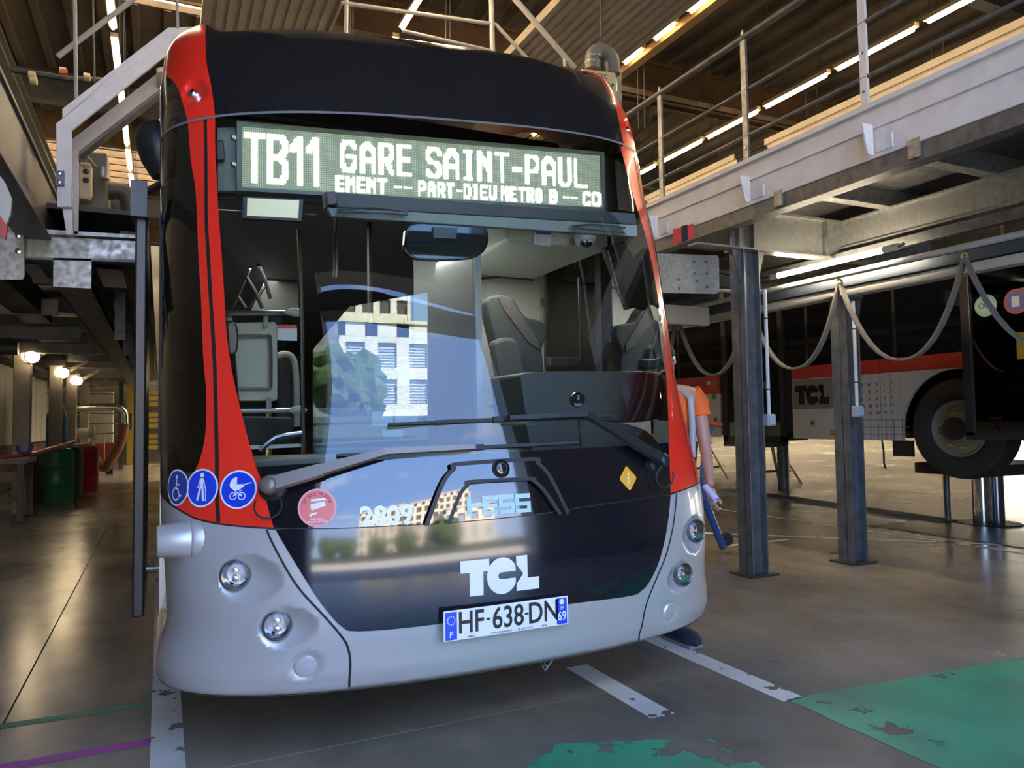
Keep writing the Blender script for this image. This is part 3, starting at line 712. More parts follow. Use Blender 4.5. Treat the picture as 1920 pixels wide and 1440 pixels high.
# electric warning diamond
q = [(.0, .062), (.006, .058), (.056, .006), (.056, -.006), (.006, -.058), (-.006, -.058), (-.056, -.006), (-.056, .006), (-.006, .058)]
o = surfmesh('electric_warning_sticker', mat('yellow_vinyl', (.85, .42, .04), .35, coat=.4), bus, [[(a*.85, b*.85) for a, b in q]], wrap(*inv3[1], .003), cuts=(.02, .02), label='yellow diamond sticker with a white lightning bolt')
surfmesh('bolt_icon', white, o, capsule2d([[(.006, .02), (-.006, .002), (.006, -.002), (-.004, -.022)]], .004), wrap(*inv3[1], .0045))
# company logo
lc = LOGO[3]
surfmesh('logo', white, bus, [[((a-540)/1080*.325, (b-220)/1080*.325) for a, b in p] for p in logo_polys()], wrap(lc[0], lc[1], .007), cuts=(.06, .06), label='white logo of three letters reading TCL')

# ---- number plate
pc = at(951, 1158, Y=2.615); pl_ = MB().box(pc[0]-.26, pc[0]+.26, 2.605, 2.612, pc[2]-.055, pc[2]+.055).build('number_plate', white, bus, bev=.004, label='white number plate with blue end bands')
fx = Vector((1, 0, 0)); fz = Vector((0, 0, 1)); Yp = 2.6035
MB().box(pc[0]-.253, pc[0]-.208, Yp, Yp+.001, pc[2]-.05, pc[2]+.05).build('country_band', bluev, pl_)
MB().box(pc[0]+.208, pc[0]+.253, Yp, Yp+.001, pc[2]-.05, pc[2]+.05).build('region_band', bluev, pl_)
mb = MB(); dk = mat('plate_black', (.01, .01, .012), .4)
for t, x, w in (('HF', -.150, .1), ('638', .0, .1), ('DN', .150, .1)): flat_text(mb, t, .078, (pc[0]+x, Yp, pc[2]+.009), fx, fz, .015, .80)
for x in (-.083, .077): mb.box(pc[0]+x-.008, pc[0]+x+.008, Yp, Yp+.0005, pc[2]+.004, pc[2]+.012)
mb.build('plate_characters', dk, pl_, label='black characters HF-638-DN')
mb = MB(); flat_text(mb, 'HESS', .006, (pc[0]-.15, Yp, pc[2]-.046), fx, fz, .02, 1.5); flat_text(mb, 'WWW.HESSBUS.FR', .006, (pc[0]-.03, Yp, pc[2]-.046), fx, fz, .01, 1.2)
flat_text(mb, '04 78 98 53 09', .006, (pc[0]+.07, Yp, pc[2]-.046), fx, fz, .01, 1.2); flat_text(mb, 'HESS', .006, (pc[0]+.15, Yp, pc[2]-.046), fx, fz, .02, 1.5)
mb.build('small_print', dk, pl_, kind='stuff')
mb = MB(); flat_text(mb, 'F', .022, (pc[0]-.230, Yp-.001, pc[2]-.03), fx, fz, .02); flat_text(mb, '69', .034, (pc[0]+.2305, Yp-.001, pc[2]-.018), fx, fz, .015, .8)
for i in range(12):
    a = math.pi*2*i/12; mb.box(pc[0]-.230+.015*math.cos(a)-.002, pc[0]-.230+.015*math.cos(a)+.002, Yp-.001, Yp-.0008, pc[2]+.02+.015*math.sin(a)-.002, pc[2]+.02+.015*math.sin(a)+.002)
flat_polys(mb, [disc(.011, 20)], (pc[0]+.2305, Yp-.001, pc[2]+.036), fx, fz)
for k in range(3): mb.box(pc[0]+.2305-.008, pc[0]+.2305+.008, Yp-.001, Yp-.0008, pc[2]+.016-k*.005, pc[2]+.018-k*.005)
mb.build('band_characters', white, pl_)

# ---- raised camera hood with the maker's lettering
hz = HZ
z_out = crv([hz['a'], ((hz['a'][0]*.3+hz['b'][0]*.7-.003), hz['a'][1]*.3+hz['b'][1]*.7), (hz['b'][0]+.012, hz['b'][1])], 4)+crv([(hz['c'][0]-.012, hz['c'][1]), (hz['d'][0]*.3+hz['c'][0]*.7+.003, hz['d'][1]*.3+hz['c'][1]*.7), hz['d']], 4)
z_in = crv([hz['e'], (hz['e'][0]*.3+hz['f'][0]*.7, hz['e'][1]*.3+hz['f'][1]*.7), (hz['f'][0]+.012, hz['f'][1])], 4)+crv([(hz['g'][0]-.012, hz['g'][1]), (hz['h'][0]*.3+hz['g'][0]*.7, hz['h'][1]*.3+hz['g'][1]*.7), hz['h']], 4)
hood = zone('camera_hood', z_out+z_in[::-1], blackgloss, .02, .03, off=.022)
def edgewall(pts, o0, o1, name, m, parent):
    s_ = np.array([p[0] for p in pts]); v_ = np.array([p[1] for p in pts]); A = S0(s_, v_); n = Sn(s_, v_); mb = MB(); k = len(pts)
    mb.add(list(A+n*o0)+list(A+n*o1), [(i, i+1, k+i+1, k+i) for i in range(k-1)]); return mb.build(name, m, parent, smooth=True)
edgewall(z_out, .0, .022, 'hood_edge', blackpaint, hood); edgewall(z_in, .0, .022, 'hood_edge', blackpaint, hood)
seam(z_out, .016, rubber, name='hood_rim', off=.023, parent=hood)
seam(z_in, .014, rubber, name='hood_rim', off=.023, parent=hood)
p = Vector(S0(*hz['cam'])); ax = Vector(Sn(*hz['cam']))
c = MB().lathe(p+ax*.02, ax, [(.036, -.005), (.036, .006), (.030, .010), (.029, .004)], 32).build('front_camera', rubber, bus, smooth=True)
MB().lathe(p+ax*.02, ax, [(.029, .004), (.022, .012), (.021, .006), (.012, .007), (.011, .012), (0, .014)], 28).build('lens', mat('lens_black', (.02, .02, .022), .08, coat=1), c, smooth=True)
MB().lathe(p+ax*.021, ax, [(.0235, .0105), (.0215, .0125), (.0195, .0105)], 28).build('lens_ring', galv, c, smooth=True)
# lettering drawn as bars, unit 910 x 250
def hess():
    B = [[(0, 0), (62, 0), (62, 250), (0, 250)], [(62, 105), (215, 105), (215, 150), (62, 150)]]
    rect = lambda a, b, c, d: [(a, b), (c, b), (c, d), (a, d)]
    B += [rect(215, 0, 275, 250), rect(275, 190, 440, 250), rect(275, 92, 430, 142), rect(275, 0, 440, 55)]
    for x in (450, 690): B += [rect(x, 190, x+228, 250), rect(x, 92, x+58, 190), rect(x+58, 92, x+228, 145), rect(x+172, 50, x+228, 92), rect(x, 0, x+228, 50)]
    return B
hl = inv(936, 946)
surfmesh('maker_lettering', mat('pale_blue_vinyl', (.42, .66, .66), .4), bus, [[((a-460)/918*.268, (b-125)/918*.268) for a, b in p] for p in hess()], wrap(hl[0], hl[1], .003), label='pale blue lettering HESS')

# ---- wipers
def wiper(pivot, bend, head, blade0, blade1, label):
    P0 = Vector(S0(*pivot))+Vector(Sn(*pivot))*.06
    def lift(px, h):
        q = inv(*px); return Vector(S0(*q))+Vector(Sn(*q))*h
    pb, ph = lift(bend, .055), lift(head, .045); b0, b1 = lift(blade0, .03), lift(blade1, .03)
    n = Vector(Sn(*pivot)); root = MB()
    def tap(a, b, w0, w1, h):
        d = (b-a).normalized(); x = d.cross(n).normalized()
        vs = [a-x*w0/2-n*h/2, a+x*w0/2-n*h/2, a+x*w0/2*.8+n*h/2, a-x*w0/2*.8+n*h/2, b-x*w1/2-n*h/2, b+x*w1/2-n*h/2, b+x*w1/2*.8+n*h/2, b-x*w1/2*.8+n*h/2]
        root.add(vs, [(0, 1, 2, 3), (7, 6, 5, 4), (0, 4, 5, 1), (1, 5, 6, 2), (2, 6, 7, 3), (3, 7, 4, 0)])
    m1 = P0.lerp(pb, .45); tap(P0, m1, .060, .052, .018); tap(m1, pb, .046, .032, .02); tap(pb, ph, .028, .022, .02)
    root.lathe(P0-n*.03, n, [(.032, 0), (.032, .032), (.026, .042), (.016, .046), (0, .046)], 24)
    o = root.build('wiper', armgrey if pivot[0] < 0 else blackplastic, bus, smooth=True, label=label)
    MB().lathe(P0-n*.06, n, [(.052, 0), (.048, .014), (.03, .022), (.02, .035)], 28).build('pivot_boot', rubber, o, smooth=True)
    bd = MB(); bd.bar(b0, b1, .010, .022, n); mid = b0.lerp(b1, .5)
    for t0, t1 in ((.18, .44), (.56, .82)):
        bd.bar(b0.lerp(b1, t0)+n*.012, b0.lerp(b1, t1)+n*.012, .014, .008, n)
    bd.bar(b0.lerp(b1, .42)+n*.016, b0.lerp(b1, .58)+n*.016, .022, .014, n)
    bd.build('wiper_blade', rubber, o)
    pts = [P0+n*.0]+[P0+Vector((.03*math.sin(t)*(-1 if pivot[0] > 0 else 1)*1.6, -.0, -.03-.045*(1-math.cos(t)))) for t in np.linspace(.6, 5.2, 9)]
    MB().tube(pts, .004, 6).build('washer_hose', rubber, o, smooth=True)
wiper(WP1, (720, 852), (885, 842), (632, 858), (1075, 833), 'left wiper arm, brownish grey with a black blade')
wiper(WP2, (1085, 783), (945, 789), (727, 800), (1140, 783), 'right wiper arm, black')

# ---- open front door leaf, seen edge on, and mirror arm
MB().box(-.115, -.065, 3.9, 4.95, .42, 2.32).build('door_leaf', mat('door_edge', (.012, .014, .019), .35), bus, bev=.008, label='open front door leaf seen edge on')
MB().box(-.135, -.065, 3.85, 4.0, 2.28, 2.45).tube([(-.09, 3.9, 2.4), (.05, 3.95, 2.52)], .015, 8).build('door_arm', blackplastic, bus)
MB().tube([(-.06, 4.0, .62), (.03, 4.0, .62)], .012, 8).build('door_stop', galv, bus)
MB().lathe((-.02, 4.35, 2.78), (-.25, 0, 1), [(0, -.17), (.07, -.15), (.10, -.06), (.11, .05), (.07, .13), (0, .15)], 24).tube([(-.03, 4.35, 2.88), (.10, 4.4, 2.95)], .03, 8).build('mirror_pod', blackplastic, bus, smooth=True)
# towing chain loop under the bumper
mb = MB()
for (a, b) in (((1012, 1233), (1024, 1255)), ((1024, 1255), (1040, 1232))):
    A, B = Vector(at(*a, Y=2.95)), Vector(at(*b, Y=2.95))
    for i in range(3):
        p, q = A.lerp(B, i/3), A.lerp(B, (i+1.15)/3); w = Vector((.007, 0, .004)); mb.tube([p-w, q-w, q+w, p+w, p-w], .0022, 5)
mb.build('safety_chain', galv, bus)

# ================================================================== INSIDE THE FRONT BUS
def quadbox(q, Y, t, mb=None):
    """four photo corners laid on the plane Y, given real thickness t behind it"""
    mb = mb or MB(); c = [at(x, y, Y=Y) for x, y in q]; b = [p+np.array([0, t, 0]) for p in c]; n = len(q)
    return mb.add(c+b, [tuple(range(n-1, -1, -1)), tuple(range(n, 2*n))]+[(i, (i+1) % n, n+(i+1) % n, n+i) for i in range(n)])
def rod(pts, Y, r, mb=None, n=8):
    mb = mb or MB(); Ys = Y if isinstance(Y, (list, tuple)) else [Y]*len(pts)
    return mb.tube([at(x, y, Y=yy) for (x, y), yy in zip(pts, Ys)], r, n)
# destination sign
sx0, sx1 = .309, 2.122
def sg(u, v, dy=0.): # u 0..1 left-right, v 0..1 bottom-top
    zb = 2.319+.107*u; zt = 2.590+.122*u
    return (sx0+(sx1-sx0)*u, 3.36+dy, zb+(zt-zb)*v)
mb = MB()
mb.add([sg(0, 0), sg(1, 0), sg(1, 1), sg(0, 1), sg(0, 0, .06), sg(1, 0, .06), sg(1, 1, .06), sg(0, 1, .06)], [(0, 1, 2, 3), (7, 6, 5, 4), (0, 4, 5, 1), (1, 5, 6, 2), (2, 6, 7, 3), (3, 7, 4, 0)])
sign = mb.build('destination_sign', mat('sign_board_haze', (.13, .145, .11), .6, emit=.07, ecol=(.78, .9, .68)), bus, label='lit white dot-matrix sign TB11 GARE SAINT-PAUL')  # board emits faintly to imitate haze from the lit dots
mb = MB()
for a, b, c, d in ((-.012, 1.012, -.06, 0), (-.012, 1.012, 1, 1.06), (-.012, 0, 0, 1), (1, 1.012, 0, 1)):
    P_ = [sg(u, v, dy) for dy in (-.015, .05) for u, v in ((a, c), (b, c), (b, d), (a, d))]
    mb.add(P_, [(0, 1, 2, 3), (7, 6, 5, 4), (0, 4, 5, 1), (1, 5, 6, 2), (2, 6, 7, 3), (3, 7, 4, 0)])
mb.build('sign_frame', mat('sign_frame', (.10, .12, .11), .4), sign)
RW, CN = 33, 226
G_ = {'T': [[(0, 1), (1, 1)], [(.5, 1), (.5, 0)]], 'B': [[(0, 0), (0, 1), (.7, 1), (.95, .85), (.95, .68), (.7, .53), (.1, .53)], [(.7, .53), (1, .38), (1, .15), (.75, 0), (0, 0)]],
      '1': [[(0, .72), (.75, 1), (.75, 0)]], 'G': [[(1, .82), (.75, 1), (.25, 1), (0, .8), (0, .2), (.25, 0), (.75, 0), (1, .2), (1, .5), (.5, .5)]],
      'A': [[(0, 0), (0, .75), (.5, 1), (1, .75), (1, 0)], [(0, .42), (1, .42)]], 'R': [[(0, 0), (0, 1), (.75, 1), (1, .85), (1, .62), (.75, .48), (0, .48)], [(.5, .48), (1, 0)]],
      'E': [[(1, 1), (0, 1), (0, 0), (1, 0)], [(0, .52), (.8, .52)]], 'S': [[(1, .84), (.75, 1), (.25, 1), (0, .82), (0, .66), (.25, .52), (.75, .48), (1, .34), (1, .18), (.75, 0), (.25, 0), (0, .16)]],
      'I': [[(.5, 0), (.5, 1)], [(.2, 1), (.8, 1)], [(.2, 0), (.8, 0)]], 'N': [[(0, 0), (0, 1), (1, .3)], [(1, 1), (1, 0)]], '-': [[(.05, .48), (.95, .48)]],
      'P': [[(0, 0), (0, 1), (.75, 1), (1, .84), (1, .6), (.75, .45), (0, .45)]], 'U': [[(0, 1), (0, .2), (.25, 0), (.75, 0), (1, .2), (1, 1)]], 'L': [[(0, 1), (0, 0), (1, 0)]],
      'M': [[(0, 0), (0, 1), (.5, .55), (1, 1), (1, 0)]], 'D': [[(0, 0), (0, 1), (.65, 1), (1, .75), (1, .25), (.65, 0), (0, 0)]], 'O': [[(.25, 0), (0, .2), (0, .8), (.25, 1), (.75, 1), (1, .8), (1, .2), (.75, 0), (.25, 0)]],
      'C': [[(1, .84), (.75, 1), (.25, 1), (0, .8), (0, .2), (.25, 0), (.75, 0), (1, .16)]]}
lit = set()
def colof(px): return (at(px, 320, Y=3.36)[0]-sx0)/(sx1-sx0)*CN
def glyphs(word, c0, c1, r0, r1, w, gap, cut=None):
    """rows counted from the bottom"""
    wd = {'I': .8, '1': .72, '-': .8}; tot = sum(0.55 if ch == ' ' else wd.get(ch, 1) for ch in word); n = len(word)
    u = (c1-c0-gap*(n-1))/tot; x = c0
    for ch in word:
        if ch == ' ': x += .55*u+gap; continue
        cw = u*wd.get(ch, 1); h = w/2
        for C_ in range(int(x)-1, int(x+cw)+2):
            for R_ in range(int(r0)-1, int(r1)+2):
                if cut and C_ > cut: continue
                for pl in G_[ch]:
                    for (a, b), (c, d) in zip(pl[:-1], pl[1:]):
                        ax, ay = x+h+a*(cw-w), r0+h+b*(r1-r0-w); bx_, by = x+h+c*(cw-w), r0+h+d*(r1-r0-w)
                        L = (bx_-ax)**2+(by-ay)**2; t = max(0, min(1, ((C_+.5-ax)*(bx_-ax)+(R_+.5-ay)*(by-ay))/(L or 1)))
                        if abs(ax+t*(bx_-ax)-C_-.5) <= h and abs(ay+t*(by-ay)-R_-.5) <= h: lit.add((C_, R_))
        x += cw+gap
for w_, a, b in (('T', 457, 496), ('B', 499, 541), ('1', 542, 572), ('1', 573, 602)): glyphs(w_, colof(a), colof(b), 3, 30.5, 3.1, 0)
glyphs('GARE', colof(638), colof(773), 11.5, 30.5, 2.6, 1.8)
glyphs('SAINT-PAUL', colof(798), colof(1100), 11.5, 30.5, 2.6, 1.8)
glyphs('EMENT', colof(629), colof(724), 1, 10, 1.7, .9)
glyphs('--', colof(737), colof(772), 1, 10, 1.7, 1); glyphs('PART-DIEU', colof(783), colof(930), 1, 10, 1.7, .9)
glyphs('METRO', colof(938), colof(1016), 1, 10, 1.7, .9); glyphs('B', colof(1028), colof(1043), 1, 10, 1.7, .9)
glyphs('--', colof(1054), colof(1082), 1, 10, 1.7, 1); glyphs('CON', colof(1091), colof(1141), 1, 10, 1.7, .9, cut=CN-1)
def dots(cells, sz, dy):
    m = MB()
    for c, r in cells:
        u, v = (c+.5)/CN, (r+.5)/RW; x, y, z = sg(u, v, dy); m.add([(x-sz, y, z-sz), (x+sz, y, z-sz), (x+sz, y, z+sz), (x-sz, y, z+sz)], [(0, 1, 2, 3)])
    return m
dots([c for c in lit if 0 <= c[0] < CN and 0 <= c[1] < RW], .0037, -.003).build('lit_dots', led, sign, fix=False, kind='stuff', label='glowing white dots spelling the destination')
dots([(c, r) for c in range(CN) for r in range(RW) if (c, r) not in lit], .0012, -.002).build('unlit_dots_glow', leddim, sign, fix=False, kind='stuff')
for z in (.35, .78): MB().lathe(Vector(sg(-.02, z, -.02)), (0, -1, 0), [(.012, -.01), (.012, .004), (.006, .012), (0, .012)], 14).build('clamp', galv, sign)
def part(q, Y, t, name, m, par=None, bev=.0, **k): return quadbox(q, Y, t).build(name, m, par or bus, bev=bev, **k)
part([(392, 218), (1185, 300), (1200, 408), (405, 372)], 3.48, .02, 'header_panel', mat('header_dark', (.055, .065, .06), .5))
part([(407, 240), (449, 238), (449, 358), (409, 358)], 3.42, .03, 'header_side_panel', mat('header_grey', (.22, .26, .25), .45), label='grey panel beside the sign')
part([(404, 262), (419, 262), (422, 300), (406, 300)], 3.38, .03, 'bracket', blackplastic, bev=.004)
part([(1158, 300), (1186, 320), (1192, 395), (1165, 390)], 3.38, .03, 'header_side_panel', mat('header_grey', (.2, .2, .2)))
# small display
d = part([(455, 367), (570, 372), (567, 416), (453, 410)], 3.36, .03, 'side_display', blackplastic, bev=.004, label='small display under the sign with a faintly glowing face')
part([(464, 371), (561, 376), (559, 409), (463, 404)], 3.355, .004, 'display_face', mat('display_face', (.62, .62, .46), .35, emit=.12, ecol=(.9, .9, .62)), d)  # face has a slight emission of its own
rod([(333, 390), (452, 396)], 3.40, .004).build('display_bracket', steel, d); rod([(570, 402), (592, 403)], 3.4, .004).build('display_bracket', steel, d)
# roller blind cassette
b_ = part([(608, 358), (1192, 400), (1194, 422), (612, 388)], 3.10, .06, 'sun_blind', mat('blind_dark', (.045, .055, .055), .45), bev=.006)
part([(614, 388), (1195, 422), (1196, 444), (622, 406)], 3.09, .03, 'blind_rail', mat('blind_rail', (.20, .235, .22), .4), b_, bev=.004)
part([(612, 360), (628, 358), (634, 384), (616, 384)], 3.06, .03, 'end_bracket', darksteel, b_, bev=.003)
for q in ([(632, 393), (700, 388), (765, 397)], [(632, 396), (765, 402)], [(1072, 424), (1110, 421), (1172, 427)], [(1074, 427), (1170, 438)]):
    rod(q, 3.06, .005).build('scissor_arm', steel if q[0][0] > 1000 else galvdark, b_)
# interior mirror
mp_ = [(760, 432), (775, 420), (830, 417), (900, 421), (914, 432), (916, 455), (905, 474), (880, 485), (820, 488), (775, 484), (759, 468)]
o = part(crv(mp_+[mp_[0]], 3)[:-1], 3.42, .035, 'interior_mirror', mat('mirror_shell', (.018, .020, .022), .15, coat=.6), bev=.004)
part(crv([(x*.94+840*.06, y*.90+453*.10) for x, y in mp_+[mp_[0]]], 3)[:-1], 3.415, .004, 'mirror_glass', mat('mirror_glass', (.03, .04, .045), .04, .2, coat=1), o)
part([(812, 425), (858, 427), (856, 448), (814, 446)], 3.40, .04, 'mirror_bracket', mat('mirror_bracket', (.16, .19, .2), .4), o, bev=.003)
# driver's cab: overhead cabinet, rear wall, side partition
a = at(935, 500, Y=3.85); b = at(1100, 430, Y=3.85)
cab = MB().box(a[0], 2.40, 3.72, 4.7, 2.30, 2.62).build('overhead_cabinet', palegrey, bus, bev=.02, label='pale grey cabinet above the driver seat')
part([(1002, 432), (1036, 434), (1032, 462), (1000, 458)], 3.70, .004, 'notice', mat('notice_white', (.6, .65, .72), .4), cab)
part([(1004, 434), (1034, 436), (1033, 440), (1004, 438)], 3.695, .003, 'notice_band', bluev, cab)
mb = MB().lathe(at(1100, 453, Y=3.62), (.1, -.5, -.8), [(.0, -.05), (.058, -.05), (.062, -.02), (.05, .012), (.028, .02), (.026, .028)], 24)
o = mb.build('ceiling_camera', mat('camera_white', (.55, .55, .50), .35), bus, smooth=True, label='white dome camera')
MB().lathe(at(1096, 456, Y=3.575), (-.2, -.9, -.3), [(.02, -.02), (.02, .01), (.0, .018)], 18).build('lens', mat('lens_black', (.02, .02, .022)), o, smooth=True)
part([(795, 470), (1075, 500), (1080, 900), (795, 900)], 4.80, .03, 'cab_rear_wall', mat('cab_wall', (.43, .43, .38), .5), label='pale rear wall of the driver cab')
dr = part([(912, 528), (1013, 532), (1016, 760), (918, 760)], 4.785, .015, 'cab_locker_door', mat('cab_wall_b', (.46, .46, .41), .5), bev=.004)
part([(1015, 560), (1019, 560), (1019, 575), (1015, 575)], 4.77, .01, 'hinge', steel, dr)
rod([(891, 523), (940, 519), (1000, 525)], 4.70, .008).build('coat_rail', blackplastic, bus)
X0 = at(840, 600, Y=4.2)[0]
MB().box(X0-.02, X0+.02, 3.75, 4.80, .36, 2.55).build('cab_partition', mat('partition_grey', (.30, .34, .36), .4), bus)
MB().box(X0-.018, X0+.018, 3.72, 3.76, .36, 2.62).build('partition_post', mat('post_pale', (.35, .38, .4), .4), bus)
MB().box(X0-.33, X0-.31, 4.78, 4.83, .36, 2.62).build('partition_post', darksteel, bus)
# driver seat
seat = quadbox(crv([(912, 566), (920, 556), (945, 553), (965, 562), (985, 592), (1012, 600), (1026, 612), (1026, 632), (1017, 655), (1018, 720), (960, 735), (945, 700), (930, 640)], 3), 4.25, .14).build('driver_seat', mat('seat_fabric', (.04, .046, .046), .85, noise=.3, nscale=30), bus, bev=.03, label='dark grey high backed driver seat')
quadbox(crv([(925, 640), (950, 632), (975, 645), (985, 720), (940, 725)], 3), 4.18, .1).build('side_bolster', mat('seat_side', (.055, .062, .062), .8), seat, bev=.03)
quadbox([(935, 558), (958, 560), (1010, 640), (1012, 655), (990, 640), (945, 580)], 4.24, .012).build('patterned_insert', mat('seat_pattern', (.09, .075, .07), .9, noise=.6, nscale=60, ncol=(.05, .05, .055)), seat)
sc_ = at(975, 760, Y=4.15); MB().box(sc_[0]-.25, sc_[0]+.25, 3.95, 4.45, .95, 1.10).build('seat_cushion', mat('seat_fabric', (.05, .055, .055)), seat, bev=.04)
cl = bpy.data.lights.new('cab_fill', 'AREA'); cl.energy = 4.5; cl.size = .5; cl.color = (1, .95, .85); clo = bpy.data.objects.new('cab_fill', cl); COL.objects.link(clo); clo.location = (1.75, 4.1, 2.28)  # fill light added to brighten the cab, no fitting belongs to it
cl = bpy.data.lights.new('saloon_fill', 'AREA'); cl.shape = 'RECTANGLE'; cl.energy = 9; cl.size = .3; cl.size_y = 4; cl.color = (1, .95, .85); clo = bpy.data.objects.new('saloon_fill', cl); COL.objects.link(clo); clo.location = (.8, 6.4, 2.6)  # second added fill, lifts the passenger side without a visible fixture
# steering wheel and dashboard
c = at(1076, 728, Y=3.92); mb = MB(); ring_ = []
for i in range(37):
    t = 2*math.pi*i/36; ring_.append((c[0]+.22*math.cos(t), c[1]+.19*math.sin(t)-.02, c[2]+.09*math.sin(t)))
mb.tube(ring_, .016, 10, caps=False); mb.tube([ring_[0], c, ring_[18]], .012, 8); mb.tube([c, ring_[27]], .012, 8)
mb.build('steering_wheel', mat('wheel_grip', (.05, .055, .06), .35), bus, smooth=True)
dp = crv([(975, 702), (1000, 697), (1120, 696), (1225, 697), (1246, 712), (1248, 745), (1238, 782), (1190, 792), (1080, 788), (1000, 786), (985, 775)], 3)
dash = quadbox(dp, 3.28, .38).build('dashboard', darkgreen, bus, bev=.03, label='dark green grey dashboard hood')
quadbox(crv([(985, 792), (1060, 786), (1160, 792), (1215, 808), (1240, 838), (1242, 860), (1000, 862)], 3), 3.12, .3).build('dashboard_base', mat('dash_base', (.035, .05, .052), .5), dash, bev=.03)
part([(1030, 668), (1090, 671), (1092, 690), (1030, 688)], 3.9, .05, 'instrument_binnacle', blackplastic, dash, bev=.01)
MB().box(.28, 2.24, 3.10, 3.55, 1.02, 1.16).build('dash_shelf', mat('dash_shelf', (.085, .115, .115), .5), bus, bev=.02)
MB().box(.55, 1.95, 2.92, 3.3, .90, 1.14).build('dash_front', mat('dash_shelf', (.1, .1, .1)), bus, bev=.02)
o = rod([(1084, 770), (1090, 842)], 3.0, .006).build('windscreen_camera', blackplastic, bus)
MB().lathe(at(1083, 749, Y=3.0), (-.3, -.95, 0), [(0, -.03), (.034, -.025), (.037, 0), (.032, .012), (.02, .008), (.012, .014), (0, .015)], 28).build('camera_disc', mat('mirror_shell', (.018, .02, .022)), o, smooth=True)
# monitor and grab rails at the right pillar
o = part([(1133, 463), (1172, 452), (1200, 500), (1196, 575), (1178, 580)], 3.62, .05, 'driver_monitor', blackplastic, bev=.008)
rod([(1140, 470), (1168, 570)], 3.6, .004).build('monitor_edge', steel, o)
rod([(1085, 520), (1090, 690)], 4.1, .008).build('window_rail', blackplastic, bus); rod([(1205, 480), (1222, 600)], 3.5, .007).build('window_rail', galvdark, bus)
# passenger side
rod([(560, 430), (566, 600), (569, 862)], 3.98, .011).build('grab_pole', steel, bus, smooth=True)
rod([(632, 400), (628, 520)], 4.2, .014).build('grab_pole', steel, bus, smooth=True)
rail = rod([(424, 587), (556, 586)], 4.15, .013).build('grab_rail', steel, bus, smooth=True)
rail2 = rod([(442, 771), (562, 769)], 4.15, .013).build('grab_rail', steel, bus, smooth=True)
for q in ((553, 586), (562, 769)): MB().lathe(at(*q, Y=4.10), (1, -.1, 0), [(.0, -.06), (.016, -.045), (.026, 0), (.024, .02), (0, .04)], 16).build('rail_knob', palegrey, rail, smooth=True)
pn = part([(436, 605), (516, 604), (520, 612), (521, 748), (516, 752), (448, 752)], 4.25, .03, 'luggage_screen', mat('screen_grey', (.30, .31, .25), .45), bev=.006, label='beige grey screen panel with rounded handle')
rod(crv([(440, 630), (500, 630), (507, 637), (508, 718), (501, 728), (448, 728)], 3), 4.22, .009).build('screen_handle', steel, pn, smooth=True)
for q in ([(424, 583), (436, 583), (436, 601), (424, 601)], [(494, 585), (503, 585), (503, 612), (494, 612)], [(500, 745), (509, 745), (509, 776), (500, 776)]): part(q, 4.2, .02, 'clamp', galvdark, pn)
part(crv([(424, 606), (436, 602), (446, 614), (447, 650), (440, 664), (428, 664)], 3), 4.05, .06, 'ticket_validator', mat('validator', (.02, .022, .025), .3), bev=.01)
o = part([(519, 615), (557, 616), (557, 639), (520, 638)], 4.35, .004, 'notice', mat('notice_white', (.6, .65, .72)))
part([(518, 609), (556, 609), (557, 615), (519, 615)], 4.35, .004, 'notice_band', mat('notice_red', (.6, .03, .03), .4), o)
o = quadbox(crv([(520, 672), (532, 665), (547, 672), (553, 700), (556, 800), (522, 800)], 3), 5.1, .1).build('passenger_seat', mat('passenger_fabric', (.025, .028, .03), .8, bump=.3, bscale=80), bus, bev=.02)
rod(crv([(520, 668), (535, 664), (549, 672), (555, 705), (557, 800)], 3), 5.05, .022).build('seat_frame', greytrim, o, smooth=True)
part([(450, 780), (552, 782), (552, 836), (460, 838)], 4.4, .2, 'passenger_seat', mat('passenger_fabric', (.025, .028, .03)), bev=.03)
rod(crv([(487, 845), (512, 824), (530, 818), (566, 813)], 3), 3.7, .013).build('door_rail', steel, bus, smooth=True)
part([(460, 836), (568, 832), (568, 838), (462, 843)], 4.0, .04, 'sill_trim', palegrey)
# bellows struts far back on the passenger side
for q in ([(437, 577), (480, 480)], [(468, 578), (500, 528)], [(485, 557), (500, 532)]): rod(q, 6.5, .010).build('bellows_strut', steel, bus)
for q in ([(478, 482), (497, 525), (507, 560)], [(462, 520), (480, 550), (492, 578)], [(446, 557), (452, 566), (460, 578)], [(437, 590), (520, 590)]): rod(q, 6.4, .016).build('bellows_strut', rubber, bus)
part([(500, 520), (560, 500), (560, 585), (470, 585)], 7.0, .05, 'bellows_panel', mat('bellows_grey', (.11, .11, .11), .7))
# cab counter, screen and devices behind the reflections
cz = at(690, 855, Y=3.85)
part([(590, 765), (795, 765), (795, 880), (590, 880)], 3.85, .05, 'cab_counter', mat('counter_grey', (.12, .15, .17), .4), bev=.01)
for q in ([(697, 772), (737, 772), (737, 798), (697, 798)], [(741, 772), (783, 772), (783, 798), (741, 798)], [(717, 806), (756, 806), (756, 820), (717, 820)]): part(q, 3.84, .003, 'paper_notice', mat('paper', (.7, .72, .72), .5))
part([(676, 683), (698, 686), (698, 756), (672, 758)], 3.9, .06, 'fare_machine', blackplastic, bev=.01)
part([(706, 726), (783, 722), (788, 762), (704, 762)], 3.95, .1, 'cab_console', blackplastic, bev=.01)
sp = part([(700, 668), (775, 668), (780, 722), (705, 724)], 4.1, .03, 'speech_panel', mat('speech_panel', (.35, .37, .36), .5))
mb = MB(); c = at(730, 693, Y=4.095)
